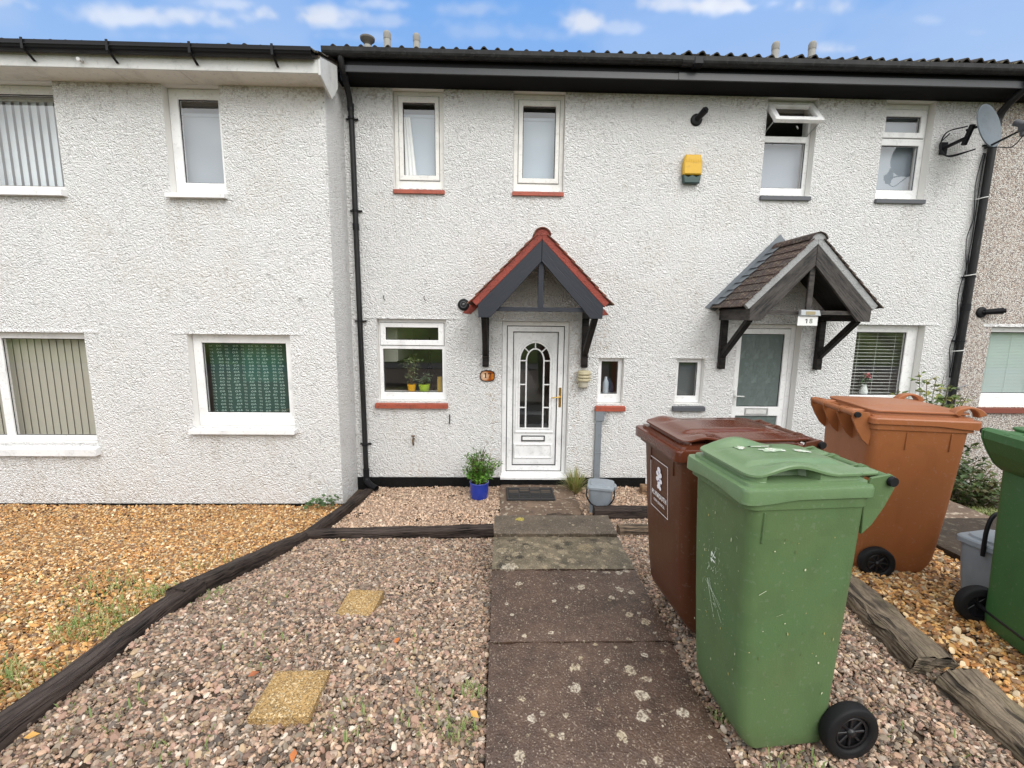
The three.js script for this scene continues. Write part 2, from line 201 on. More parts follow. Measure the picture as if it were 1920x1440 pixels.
function revealGeo(h, z, zb = z - TH) { const [x0, x1, y0, y1] = h; return merge([quadGeo([x0, y0, z], [x0, y0, zb], [x0, y1, zb], [x0, y1, z]), quadGeo([x1, y0, zb], [x1, y0, z], [x1, y1, z], [x1, y1, zb]), quadGeo([x0, y1, z], [x0, y1, zb], [x1, y1, zb], [x1, y1, z]), quadGeo([x0, y0, zb], [x0, y0, z], [x1, y0, z], [x1, y0, zb])]); }
function pane(parent, x0, x1, y0, y1, z, mat = M.glass) { const g = new THREE.PlaneGeometry(x1 - x0, y1 - y0); g.translate((x0 + x1) / 2, (y0 + y1) / 2, z); return part('pane', g, mat, parent); }
const seal = (x0, x1, y0, y1, z) => ring(x0 - 0.001, x1 + 0.001, y0 - 0.001, y1 + 0.001, x0 + 0.007, x1 - 0.007, y0 + 0.007, y1 - 0.007, z, 0.004, 0);
// sloping sill along x: back top, front top, bottom heights
const sillGeo = (x0, x1, yb, yf, y0, zb, zf) => exX([[zb, yb], [zf, yf], [zf, y0], [zb, y0]], x0, x1, 0.004);
// a window of fixed panes and sashes in opening h of a wall whose face is at z
function makeWindow(house, h, z, o) {
  const w = grp('window', house, o.label), zf = z - (o.rec ?? 0.08), m = o.mat || M.upvc, [x0, x1, y0, y1] = h, f = o.frame || h;
  part('reveal', revealGeo(h, z), M.reveal, w);
  const holes = o.panes.map(p => p.sash ? [p.sash[0] + 0.012, p.sash[1] - 0.012, p.sash[2] + 0.012, p.sash[3] - 0.012] : p.r).map(r => rectP(...r));
  part('frame', ext(rectP(f[0] + 0.003, f[1] - 0.003, f[2] + 0.003, f[3] - 0.003), zf - 0.06, 0.06, 0.005, holes), m, w);
  const seals = [];
  for (const p of o.panes) {
    if (p.skip) continue;
    if (p.sash) { const [a, b, c, d] = p.sash; part('sash', ext(rectP(a, b, c, d), zf - 0.045, 0.062, 0.007, [rectP(...p.r)]), m, w); seals.push(ring(a - 0.005, b + 0.005, c - 0.005, d + 0.005, a + 0.006, b - 0.006, c + 0.006, d - 0.006, zf - 0.001, 0.004, 0)); }
    const zp = zf - (p.sash ? 0.012 : 0.022);
    seals.push(seal(...p.r, zp)); pane(w, ...p.r, zp - 0.004, p.glass || M.glass);
  }
  if (seals.length) part('seal', seals, M.seal, w);
  if (o.sill) { const s = o.sill; part('sill', s.geo || sillGeo(...s.g), s.mat, w); }
  if (o.under) part('under_sill', cbox(...o.under, 0.004), m, w);
  return w;
}
const gutterProfile = (z0, y1, w, d) => { const o = [], n = 10, t = 0.004; for (let i = 0; i <= n; i++) { const a = Math.PI * i / n; o.push([z0 + w / 2 - Math.cos(a) * w / 2, y1 - Math.sin(a) ** 0.6 * d]); } for (let i = n; i >= 0; i--) { const a = Math.PI * i / n; o.push([z0 + w / 2 - Math.cos(a) * (w / 2 - t), y1 - Math.sin(a) ** 0.6 * (d - t) + 0.0005]); } return o; };
// one double-roll roof tile lying in the plane y = z (local: x across 0.32, -z up the slope, length L)
const rollTile = (() => { const n = 24, L = 0.36, P = [], W = 0.32, prof = i => { const u = i / n; const r = k => { const q = (u - k) / 0.13; return Math.abs(q) < 1 ? Math.cos(q * Math.PI / 2) ** 0.8 * 0.034 : 0; }; return [u * W, 0.006 + r(0.22) + r(0.72)]; };
  const q = (a, b, c, d) => { P.push(...a, ...b, ...c, ...a, ...c, ...d); };
  for (let i = 0; i < n; i++) { const [a, ha] = prof(i), [b, hb] = prof(i + 1), t = 0.014; q([a, ha + t, 0], [b, hb + t, 0], [b, hb + t, -L], [a, ha + t, -L]); q([a, ha, 0], [b, hb, 0], [b, hb + t, 0], [a, ha + t, 0]); q([a, ha, -L], [b, hb, -L], [b, hb, 0], [a, ha, 0]); }
  const g = new THREE.BufferGeometry(); g.setAttribute('position', new THREE.Float32BufferAttribute(P, 3)); g.computeVertexNormals(); return uvm(g, 1.7); })();
const PITCH = Math.atan(0.364), eaveY = z => 5.315 + (0.42 - z) * 0.364;
function makeRoof(house, x0, x1, ze, seed, dy = 0, moss = 0.4) {
  const roof = grp('roof', house), r = rng(seed), zr = -4.2, y = z => eaveY(z) + dy;
  part('roof_deck', exX([[ze - 0.03, y(ze) - 0.035], [ze - 0.03, y(ze) - 0.012], [zr, y(zr) - 0.012], [-8.6, y(zr) - 1.6], [-8.6, y(zr) - 1.63], [zr, y(zr) - 0.04]], x0, x1, 0), M.roof, roof);
  const n = Math.round((x1 - x0) / 0.32), st = (x1 - x0) / n;
  for (let k = 0; k < 3; k++) for (let i = 0; i < n; i++) { const z = ze - k * 0.29 * Math.cos(PITCH); const t = part('roof_tile', rollTile, r() < moss ? M.roofMoss : M.roof, roof); t.position.set(x0 + i * st + (r() - 0.5) * 0.02, y(z) - 0.004 + (r() - 0.5) * 0.016, z + (r() - 0.5) * 0.03); t.rotation.set(PITCH - 0.05 + (r() - 0.5) * 0.04, (r() - 0.5) * 0.03, (r() - 0.5) * 0.045); t.scale.x = st / 0.322; }
  return roof;
}
function shell(house, x0, x1, zf, yTop, side = {}) { // rooms behind the front wall
  const g = [], zb = -6.3, t = 0.1;
  g.push(cbox(x0, x1, -0.3, yTop, zb - 0.25, zb, 0), cbox(x0 + 0.001, x0 + t, -0.3, yTop, zb, zf - 0.004, 0), cbox(x1 - t, x1 - 0.001, -0.3, yTop, zb, zf - 0.004, 0));
  g.push(cbox(x0 + t, x1 - t, 2.52, 2.7, zb, zf - TH, 0), cbox(x0 + t, x1 - t, yTop - 0.05, yTop + 0.05, zb, zf - TH - 0.05, 0), cbox(x0 + t, x1 - t, 0.16, 5.0, -3.3, -3.2, 0));
  part('interior_wall', g, M.room, house); part('floor', cbox(x0 + t, x1 - t, 0.0, 0.16, zb, zf - TH, 0), M.floor, house);
}
const drip = (house, x0, x1, y, z) => part('drip_edge', exX([[z - 0.004, y], [z + 0.009, y - 0.003], [z + 0.008, y + 0.008], [z - 0.004, y + 0.05]], x0, x1, 0.001), M.wall, house);
function downpipe(house, pts, r, joints, clips, shoe) {
  const p = grp('downpipe', house); part('pipe', tube(pts, r, 60, 14), M.blackOld, p);
  for (const [a, b] of joints) part('coupling', cyl(a, b, r + 0.007, r + 0.007, 20), M.black, p);
  for (const c of clips) part('clip', [cyl([c[0], c[1] - 0.012, c[2]], [c[0], c[1] + 0.012, c[2]], r + 0.006, r + 0.006, 20), cbox(c[0] - 0.075, c[0] + 0.075, c[1] - 0.01, c[1] + 0.01, c[2] - r - 0.02, c[2] - r + 0.004, 0.002)], M.black, p);
  if (shoe) part('shoe', tube(shoe, r + 0.006, 24, 14), M.black, p);
  return p;
}
// ---------- house with the number 17 ----------
const G = v => [v]; // short for one-element geometry lists
const h17 = thing('terraced_house', 'white roughcast terraced house with white front door under the red edged porch', 'house', null);
{
  const X0 = -1.985, X1 = 2.042, YT = 5.118;
  const wA = [-1.368, -0.735, 3.95, YT], wB = [0.135, 0.778, 3.945, YT], wL = [-1.645, -0.73, 1.215, 2.314], wS = [1.319, 1.664, 1.196, 1.824], dO = [0.012, 0.92, 0.15, 2.3];
  const holes = [wA, wB, wL, wS, dO];
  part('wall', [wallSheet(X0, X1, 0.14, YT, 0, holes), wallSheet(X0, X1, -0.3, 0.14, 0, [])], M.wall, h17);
  part('inner_lining', wallSheet(X0, X1, -0.3, YT, -TH, holes, true), M.room, h17);
  shell(h17, X0, X1, 0, YT); makeRoof(h17, X0, X1, 0.42, 5);
  part('plinth', [cbox(X0, 0.0, -0.1, 0.142, -0.01, 0.016, 0.004), cbox(0.93, X1, -0.1, 0.142, -0.01, 0.016, 0.004), cbox(0.0, 0.93, -0.1, 0.122, -0.01, 0.02, 0.003)], M.plinth, h17);
  part('soffit', cbox(X0, X1, YT + 0.002, YT + 0.022, -0.12, 0.33, 0.003), M.soffitDark, h17);
  part('fascia', cbox(X0, X1, YT - 0.002, 5.30, 0.331, 0.352, 0.003), M.black, h17); part('fascia_lit_strip', cbox(X0, X1, YT - 0.008, 5.182, 0.3525, 0.366, 0.003), M.fasciaLit, h17);  // grey strip paints in the light on the lower half of the fascia
  part('gutter', exX(gutterProfile(0.354, 5.318, 0.12, 0.085), X0 - 0.05, X1, 0), M.blackOld, h17);
  const old = M.upvcOld, mkUp = (h, p, l) => makeWindow(h17, h, 0, { label: l, mat: old, panes: [{ sash: [p[0] - 0.055, p[1] + 0.05, p[2] - 0.062, p[3] + 0.07], r: p }], sill: { g: [h[0] - 0.01, h[1] + 0.004, 3.945, 3.93, 3.884, -0.1, 0.035], mat: M.redSill } });
  mkUp(wA, [-1.254, -0.854, 4.129, 4.992]); mkUp(wB, [0.254, 0.668, 4.12, 4.98]);
  makeWindow(h17, wL, 0, { panes: [{ sash: [-1.62, -0.77, 1.962, 2.262], r: [-1.548, -0.846, 2.034, 2.2] }, { r: [-1.592, -0.797, 1.322, 1.912] }], sill: { g: [-1.69, -0.712, 1.214, 1.175, 1.12, -0.1, 0.05], mat: M.redSill } });
  makeWindow(h17, wS, 0, { panes: [{ r: [1.378, 1.606, 1.318, 1.77] }], sill: { g: [1.288, 1.702, 1.195, 1.155, 1.098, -0.1, 0.05], mat: M.redSill } });
  drip(h17, -1.81, -0.55, 2.318, 0); drip(h17, -0.13, 1.085, 2.304, 0); drip(h17, 1.176, 1.783, 1.828, 0);
  // front door
  const d = grp('door', h17), z = -0.09, m = M.upvc, f = (a, b, c, e) => rectP(a, b, c, e);
  part('reveal', revealGeo(dO, 0), M.reveal, d);
  part('door_frame', ext(f(0.015, 0.917, 0.153, 2.297), z - 0.07, 0.07, 0.006, [f(0.078, 0.86, 0.2, 2.24)]), m, d);
  part('threshold', sillGeo(0.0, 0.932, 0.172, 0.15, 0.124, z - 0.03, 0.045), m, d);
  part('leaf_frame', ext(f(0.084, 0.854, 0.206, 2.234), z - 0.06, 0.062, 0.007, [f(0.168, 0.774, 0.294, 2.157)]), m, d);
  const ell = (s, cx, yb, cy, rx, ry, rev) => { s.moveTo(cx - rx, yb); s.lineTo(cx - rx, cy); s.absellipse(cx, cy, rx, ry, Math.PI, 0, true); s.lineTo(cx + rx, yb); s.lineTo(cx - rx, yb); return s; };
  const cx = 0.468, cy = 1.765, yb = 0.822, rx = 0.209, ry = 0.25, ix = 0.114, iy = 0.158;
  part('leaf_panel', ext(f(0.170, 0.772, 0.296, 2.155), z - 0.05, 0.036, 0.003, [ell(new THREE.Path(), cx, yb, cy, rx, ry)]), m, d);
  const mould = (o, i) => { const s = ell(new THREE.Shape(), cx, yb - o[1], cy, rx + o[0], ry + o[0]); return ext(s, z - 0.016, 0.013, 0.005, [ell(new THREE.Path(), cx, yb - i[1], cy, rx + i[0], ry + i[0])], 24); };
  part('arch_moulding', [mould([0.055, 0.048], [0.036, 0.024]), mould([0.018, 0.016], [0.0, 0.0]), cbox(0.2, 0.735, 0.757, 0.782, z - 0.016, z + 0.006, 0.006)], m, d);
  part('lower_moulding', ring(0.19, 0.726, 0.386, 0.598, 0.212, 0.704, 0.408, 0.576, z - 0.016, 0.018, 0.006), m, d);
  // glazing bars: inner arch, cross bars, fan bars
  const bz = z - 0.035, bd = 0.02, inner = (o) => ell(new THREE.Path(), cx, yb, cy, ix + o, iy + o);
  const innerS = ell(new THREE.Shape(), cx, yb, cy, ix + 0.016, iy + 0.016), bars = [ext(innerS, bz, bd, 0.003, [inner(0)], 20)];
  for (const y of [cy, 1.436, 1.113]) for (const s of [-1, 1]) bars.push(cbox(Math.min(cx + s * (ix + 0.014), cx + s * (rx + 0.002)), Math.max(cx + s * (ix + 0.014), cx + s * (rx + 0.002)), y - 0.008, y + 0.008, bz + 0.001, bz + bd - 0.001, 0.002));
  const fanA = [90, 45, 135]; for (const a of fanA) { const t = a * Math.PI / 180, c = Math.cos(t), s = Math.sin(t); bars.push(bar([cx + c * (ix + 0.014), cy + s * (iy + 0.014), bz + bd / 2], [cx + c * (rx + 0.002), cy + s * (ry + 0.002), bz + bd / 2], 0.016, bd - 0.003, [0, 0, 1], 0.002)); }
  part('glazing_bar', bars, m, d);
  const dg = M.glass, gz = bz + 0.004;
  { const s = ell(new THREE.Shape(), cx, yb, cy, ix, iy); const g = new THREE.ShapeGeometry(s, 24); g.translate(0, 0, gz); part('pane', flat(g), dg, d); }
  for (const s of [-1, 1]) for (const [a, b] of [[yb, 1.105], [1.121, 1.428], [1.444, cy - 0.008]]) pane(d, Math.min(cx + s * (ix + 0.016), cx + s * rx), Math.max(cx + s * (ix + 0.016), cx + s * rx), a, b, gz);
  for (let k = 0; k < 4; k++) { const a0 = k * Math.PI / 4 + 0.02, a1 = (k + 1) * Math.PI / 4 - 0.02, n = 8, pts = []; for (let i = 0; i <= n; i++) { const a = lerp(a0, a1, i / n); pts.push([cx + Math.cos(a) * rx, cy + Math.sin(a) * ry]); } for (let i = n; i >= 0; i--) { const a = lerp(a0, a1, i / n); pts.push([cx + Math.cos(a) * (ix + 0.016), cy + Math.sin(a) * (iy + 0.016)]); } const g = new THREE.ShapeGeometry(new THREE.Shape(pts.map(p => new THREE.Vector2(...p)))); g.translate(0, 0, gz); part('pane', flat(g), dg, d); }
  part('seal', [ring(0.0785, 0.8595, 0.2005, 2.2395, 0.0865, 0.8515, 0.2085, 2.2315, z - 0.012, 0.011, 0), ring(0.163, 0.779, 0.289, 2.162, 0.172, 0.770, 0.298, 2.153, z - 0.009, 0.013, 0)], M.seal, d);
  part('letterbox', [ring(0.292, 0.622, 0.632, 0.716, 0.306, 0.608, 0.646, 0.702, z - 0.016, 0.014, 0.003)], std(0.05, 0.05, 0.05, 0.3, { metalness: 0.6 }), d);
  part('letterbox_flap', cbox(0.309, 0.605, 0.649, 0.699, z - 0.02, z - 0.006, 0.004), m, d);
  const brass = new THREE.MeshStandardMaterial({ color: new THREE.Color(0.72, 0.46, 0.12), metalness: 1, roughness: 0.28 });
  part('handle', [cbox(0.80, 0.836, 1.125, 1.40, z + 0.002, z + 0.012, 0.005), cyl([0.818, 1.272, z + 0.01], [0.818, 1.272, z + 0.055], 0.011), tube([[0.818, 1.272, z + 0.05], [0.79, 1.274, z + 0.056], [0.73, 1.268, z + 0.056], [0.69, 1.262, z + 0.052]], 0.009, 14, 10), cyl([0.818, 1.175, z + 0.01], [0.818, 1.175, z + 0.018], 0.01)], brass, d);
  downpipe(h17, [[-1.838, 5.25, 0.41], [-1.838, 5.16, 0.40], [-1.845, 5.05, 0.24], [-1.852, 4.95, 0.12], [-1.857, 4.83, 0.065], [-1.848, 3.2, 0.06], [-1.833, 0.17, 0.06]], 0.034, [[[-1.839, 5.10, 0.33], [-1.842, 5.06, 0.28]], [[-1.857, 4.90, 0.064], [-1.857, 4.82, 0.064]], [[-1.849, 3.5, 0.06], [-1.849, 3.42, 0.06]], [[-1.834, 0.28, 0.06], [-1.833, 0.2, 0.06]]], [[-1.857, 4.74, 0.062], [-1.85, 3.66, 0.06], [-1.843, 2.28, 0.06], [-1.836, 0.62, 0.06]], [[-1.833, 0.22, 0.06], [-1.828, 0.13, 0.075], [-1.775, 0.085, 0.12], [-1.66, 0.05, 0.20]]);
}

// ---------- porch canopies ----------
function makeCanopy(house, cx, o) {
  const c = grp('porch_canopy', house, o.label), D = 0.752, hw = 0.727, ye = 2.492, ya = 3.222, zf = D;
  const sl = (ya - ye) / hw, ang = Math.atan(sl), ca = Math.cos(ang), sa = Math.sin(ang);
  for (const s of [-1, 1]) {
    const pts = [[cx + s * hw, ye], [cx + s * 0.722, 2.343], [cx + s * 0.585, 2.343], [cx + s * 0.002, 2.985], [cx + s * 0.002, ya]];
    const g = uvm(ext(s < 0 ? pts : pts.reverse(), zf - 0.036, 0.036, 0.003)); const uv = g.attributes.uv, p = g.attributes.position; for (let i = 0; i < p.count; i++) uv.setXY(i, (p.getX(i) * s * -ca + p.getY(i) * sa) * 0.9, (p.getX(i) * s * sa + p.getY(i) * ca) * 1.6 + s * 0.3); part('bargeboard', g, o.wood, c);
    part('eaves_board', cbox(Math.min(cx + s * 0.70, cx + s * 0.722), Math.max(cx + s * 0.70, cx + s * 0.722), 2.345, 2.478, 0.003, zf - 0.037, 0.003), o.wood, c);
    part('bearer', cbox(Math.min(cx + s * 0.617, cx + s * 0.698), Math.max(cx + s * 0.617, cx + s * 0.698), 2.35, 2.43, 0.003, zf - 0.04, 0.005), o.dark, c);
    const b = part('bracket', [cbox(Math.min(cx + s * 0.617, cx + s * 0.703), Math.max(cx + s * 0.617, cx + s * 0.703), 1.694, 2.348, 0.003, 0.075, 0.008), bar([cx + s * 0.66, 1.86, 0.04], [cx + s * 0.66, 2.36, 0.64], 0.07, 0.07, [1, 0, 0], 0.008)], o.dark, c);
    // sarking under the tiles and the tiles on it
    const len = Math.hypot(hw, ya - ye);
    const sark = part('roof_board', cbox(0, len + 0.01, -0.018, -0.001, 0.004, zf - 0.037, 0), o.dark, c); sark.position.set(cx, ya, 0); sark.rotation.z = s > 0 ? -ang : Math.PI + ang; if (s < 0) { sark.scale.y = -1; }
    const rows = 8, ga = (len + 0.03) / rows, r = rng(o.seed + s), cols = 5, tw = (zf + 0.022 - 0.004) / cols;
    for (let i = 0; i < rows; i++) for (let j = 0; j < cols; j++) {
      const t = part('roof_tile', tileGeo(ga, tw), o.tile[(i * 3 + j + (r() < 0.5 ? 1 : 0)) % 2], c);
      t.rotation.order = 'ZYX'; const lift = 0.08 + (r() - 0.5) * 0.004, u = i * ga, tilt = 0.085 + (r() - 0.5) * 0.02;
      t.position.set(cx + s * (u * ca + lift * sa), ya - u * sa + lift * ca, 0.004 + (j + 0.5) * tw);
      t.rotation.z = s > 0 ? -ang + tilt : -(-ang + tilt); t.scale.x = s; t.rotation.y = 0; t.position.z += (r() - 0.5) * 0.003;
    }
    // verge bedding seen from the front, under the tile ends
    const v0 = [cx + s * (hw + 0.015), ye - 0.015], n = 0.078; const vp = [[cx, ya + 0.002], v0, [v0[0] + s * n * sa, v0[1] + n * ca - 0.004], [cx + s * n * sa * 0, ya + n / ca]];
    part('verge', uvm(ext(s > 0 ? vp.reverse() : vp, zf - 0.055, 0.058, 0.004)), o.verge, c);
    if (o.flash) {
      const outer = (u, h) => [cx + s * (u * ca + h * sa), ya - u * sa + h * ca];
      const a = outer(-0.0, 0.02), b = outer(len + (o.tail ?? 0.06), 0.02), d2 = outer(len + (o.tail ?? 0.06) + 0.07, o.flashH * 0.9), e2 = [cx, ya + o.flashH / ca + 0.0];
      const fp = [[cx, a[1]], b, d2, e2]; part('flashing', ext(s > 0 ? fp.reverse() : fp, 0.004, 0.006, 0.001), o.flash, c);
      if (o.apron) { const A = []; for (let i = 0; i < rows; i++) { const u0 = i * ga, u1 = u0 + ga + 0.004; A.push(bar([cx + s * (u0 * ca + 0.100 * sa), ya - u0 * sa + 0.100 * ca, 0.085 + 0.006 * (i % 2)], [cx + s * (u1 * ca + 0.116 * sa), ya - u1 * sa + 0.116 * ca, 0.085 + 0.006 * (i % 2)], 0.17, 0.006, [s * sa, ca, 0], 0.001)); } part('flashing_apron', A, o.flash, c); }
    }
  }
  part('tie_beam', cbox(cx - 0.53, cx + 0.53, 2.418, 2.468, zf - 0.075, zf - 0.04, 0.004), o.wood, c);
  part('king_post', cbox(cx - 0.033, cx + 0.033, 2.45, 3.02, zf - 0.073, zf - 0.038, 0.005), o.wood, c);
  for (let k = 0; k < 2; k++) { const pts = [], R = 0.105, n = 16; for (let i = 0; i <= n; i++) { const a = Math.PI * (0.06 + 0.88 * i / n); pts.push([cx + Math.cos(a) * R, ya + 0.032 + Math.sin(a) * R]); } for (let i = n; i >= 0; i--) { const a = Math.PI * (0.06 + 0.88 * i / n); pts.push([cx + Math.cos(a) * (R - 0.014), ya + 0.032 + Math.sin(a) * (R - 0.014)]); } const L = 0.375; part('ridge_tile', uvm(ext(pts, 0.01 + k * (L + 0.006), L + 0.012 * k, 0.003), 2), o.tile[k], c); }
  { const s = new THREE.Shape(); s.absarc(cx, ya + 0.034, 0.09, 0.1, Math.PI - 0.1, false); part('ridge_bedding', uvm(ext(s, zf - 0.03, 0.036, 0.002)), o.verge, c); }
  return c;
}
const tileCache = {};
function tileGeo(ga, tw) { const k = ga + '_' + tw; return tileCache[k] ||= uvm(cbox(0, ga + 0.05, -0.006, 0.007, -tw / 2 + 0.0015, tw / 2 - 0.0015, 0.002), 2.2); }
makeCanopy(h17, 0.455, { label: 'gabled porch canopy with slate blue boards and red edge', wood: M.blueWood, dark: M.darkWood, tile: M.tileRed, verge: M.redVerge, flash: M.redVerge, flashH: 0.12, tail: 0.17, seed: 3 });

// ---------- house with the number 18 ----------
const h18 = thing('terraced_house', 'white roughcast terraced house with glazed door under the brown tiled porch', 'house', null);
{
  const X0 = 2.042, X1 = 6.235, YT = 5.118;
  const wC = [3.326, 3.975, 3.952, YT], wD = [4.843, 5.49, 3.935, YT], wS = [2.385, 2.765, 1.2, 1.824], wL = [4.82, 5.762, 1.24, 2.305], dO = [3.19, 4.055, 0.15, 2.3];
  const holes = [wC, wD, wS, wL, dO];
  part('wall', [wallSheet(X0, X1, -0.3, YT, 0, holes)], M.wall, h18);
  part('inner_lining', wallSheet(X0, X1, -0.3, YT, -TH, holes, true), M.room, h18);
  shell(h18, X0, X1, 0, YT); makeRoof(h18, X0, X1, 0.45, 7, 0.012, 0.9);
  part('soffit', cbox(X0, X1, YT + 0.002, YT + 0.022, -0.12, 0.33, 0.003), M.soffitDark, h18);
  part('fascia', cbox(X0, X1 + 0.25, YT - 0.002, 5.30, 0.331, 0.352, 0.003), M.black, h18); part('fascia_lit_strip', cbox(X0, X1 + 0.25, YT - 0.008, 5.19, 0.3525, 0.368, 0.003), M.fasciaLit, h18);  // lit lower fascia again put in as a paler strip
  part('gutter', exX(gutterProfile(0.357, 5.312, 0.12, 0.09), X0, X1 + 0.2, 0), M.blackOld, h18);
  part('gutter_joint', cbox(X0 + 0.12, X0 + 0.25, 5.214, 5.315, 0.357, 0.485, 0.02), M.black, h18);
  const old = M.upvcOld, sillM = M.greySill;
  const c = makeWindow(h18, wC, 0, { rec: 0.1, label: 'bedroom window with its top light tilted open', mat: M.upvc, panes: [{ r: [3.385, 3.925, 4.066, 4.625] }, { skip: true, r: [3.372, 3.938, 4.70, 5.07] }], sill: { g: [wC[0] - 0.006, wC[1] + 0.006, 3.95, 3.935, 3.885, -0.12, 0.035], mat: sillM } });
  { // top light, hung at its top edge and pushed out
    const a = 40 * Math.PI / 180;
    const g = ext(rectP(3.345, 3.955, -0.385, 0), -0.03, 0.055, 0.007, [rectP(3.415, 3.885, -0.32, -0.065)]), m4 = new THREE.Matrix4().makeRotationX(-a).setPosition(0, 5.075, -0.085);
    g.applyMatrix4(m4); part('sash', g, M.upvc, c);
    const pg = new THREE.PlaneGeometry(0.472, 0.257); pg.translate(3.65, -0.1925, 0); pg.applyMatrix4(m4); part('pane', pg, M.glass, c);
    part('stay', [bar([3.36, 4.72, -0.11], [3.36, 4.80, 0.13], 0.012, 0.004, [1, 0, 0], 0.001), bar([3.94, 4.72, -0.11], [3.94, 4.80, 0.13], 0.012, 0.004, [1, 0, 0], 0.001), cyl([3.65, 4.74, 0.11], [3.65, 4.70, 0.14], 0.008)], std(0.5, 0.5, 0.48, 0.4, { metalness: 0.7 }), c);
  }
  makeWindow(h18, wD, 0, { rec: 0.1, panes: [{ sash: [4.87, 5.455, 4.705, 5.05], r: [4.936, 5.396, 4.775, 4.965] }, { r: [4.905, 5.425, 4.068, 4.618] }], sill: { g: [wD[0] - 0.006, wD[1] + 0.006, 3.934, 3.92, 3.872, -0.12, 0.035], mat: sillM } });
  makeWindow(h18, wS, 0, { panes: [{ r: [2.445, 2.708, 1.3, 1.765] }], sill: { g: [2.355, 2.80, 1.198, 1.16, 1.108, -0.1, 0.05], mat: sillM } });
  makeWindow(h18, wL, 0, { rec: 0.1, panes: [{ r: [4.905, 5.61, 1.325, 2.205] }], sill: { g: [4.79, 5.80, 1.238, 1.2, 1.15, -0.12, 0.05], mat: sillM } });
  drip(h18, 2.277, 2.9, 1.83, 0); drip(h18, 3.05, 4.2, 2.304, 0); drip(h18, 4.72, 5.94, 2.31, 0);
  const d = grp('door', h18), z = -0.11, m = M.upvc, f = rectP;
  part('reveal', revealGeo(dO, 0), M.reveal, d);
  part('door_frame', ext(f(3.193, 4.052, 0.153, 2.297), z - 0.07, 0.07, 0.006, [f(3.225, 3.985, 0.2, 2.24)]), m, d);
  part('leaf_frame', ext(f(3.23, 3.98, 0.205, 2.235), z - 0.055, 0.06, 0.006, [f(3.305, 3.905, 1.146, 2.162), f(3.305, 3.905, 0.31, 1.015)]), m, d);
  const frostH = tex(512, 512, (u, v) => { const a = fbm(u, v, 9, 201, 3) * 6.28; return 0.5 + 0.5 * Math.sin(40 * (u * Math.cos(a) + v * Math.sin(a)) + 14 * fbm(u, v, 6, 203, 3)); });
  frostH.repeat.set(3, 3);
  const frost = new THREE.MeshPhysicalMaterial({ color: new THREE.Color(0.135, 0.17, 0.16), roughness: 0.3, bumpMap: frostH, bumpScale: 0.003 });
  for (const r of [[3.305, 3.905, 1.146, 2.162], [3.305, 3.905, 0.31, 1.015]]) { const g = cbox(r[0], r[1], r[2], r[3], z - 0.03, z - 0.022, 0); part('pane', g, frost, d, 'patterned obscure glass pane'); }
  part('seal', [seal(3.305, 3.905, 1.146, 2.162, z - 0.02), ring(3.226, 3.984, 0.201, 2.239, 3.231, 3.979, 0.206, 2.234, z - 0.02, 0.012, 0)], M.seal, d);
  part('letterbox', ring(3.43, 3.762, 1.03, 1.128, 3.446, 3.746, 1.044, 1.114, z + 0.004, 0.012, 0.003), std(0.5, 0.5, 0.5, 0.3, { metalness: 0.5 }), d);
  part('letterbox_flap', cbox(3.449, 3.743, 1.047, 1.111, z + 0.003, z + 0.011, 0.003), M.white, d);
  part('handle', [cbox(3.25, 3.28, 1.17, 1.38, z + 0.005, z + 0.014, 0.004), cyl([3.265, 1.30, z + 0.012], [3.265, 1.30, z + 0.055], 0.011), tube([[3.265, 1.30, z + 0.052], [3.30, 1.302, z + 0.056], [3.38, 1.298, z + 0.054]], 0.009, 12)], M.white, d);
  const dp = downpipe(h18, [[6.22, 5.25, 0.41], [6.222, 5.16, 0.40], [6.235, 5.07, 0.25], [6.245, 4.98, 0.11], [6.243, 4.85, 0.062], [6.237, 4.455, 0.06], [6.213, 1.313, 0.06], [6.2, 0.05, 0.06]], 0.042, [[[6.24, 4.9, 0.062], [6.24, 4.8, 0.062]], [[6.22, 2.6, 0.06], [6.22, 2.5, 0.06]]], [[6.238, 4.6, 0.06], [6.224, 2.95, 0.06], [6.218, 2.1, 0.06], [6.21, 1.2, 0.06]]);
  const wob = rng(4), cab = []; for (let k = 0; k < 3; k++) { const pts = []; for (let i = 0; i <= 14; i++) { const y = lerp(4.5, 1.6, i / 14); pts.push([6.185 - 0.018 * k - (k === 2 ? 0.05 * Math.sin(i * 0.9) ** 2 : 0) + (wob() - 0.5) * 0.02, y, 0.03 + 0.008 * k]); } cab.push(tube(pts, 0.005, 60, 6)); }
  part('cable', cab, M.black, dp);
  part('cable_tie', [3.95, 2.98, 1.98].flatMap(y => [tube([[6.14, y - 0.02, 0.02], [6.18, y - 0.01, 0.09], [6.23, y, 0.107], [6.275, y + 0.01, 0.06]], 0.006, 16, 6)]), std(0.7, 0.7, 0.68, 0.6), dp);
}
makeCanopy(h18, 3.635, { label: 'gabled porch canopy with weathered brown boards, mossy brown tiles and lead flashing', wood: M.brownWood, dark: M.darkWood, tile: M.tileBrown, verge: M.mortar, flash: M.lead, flashH: 0.17, tail: 0.06, apron: true, seed: 13 });

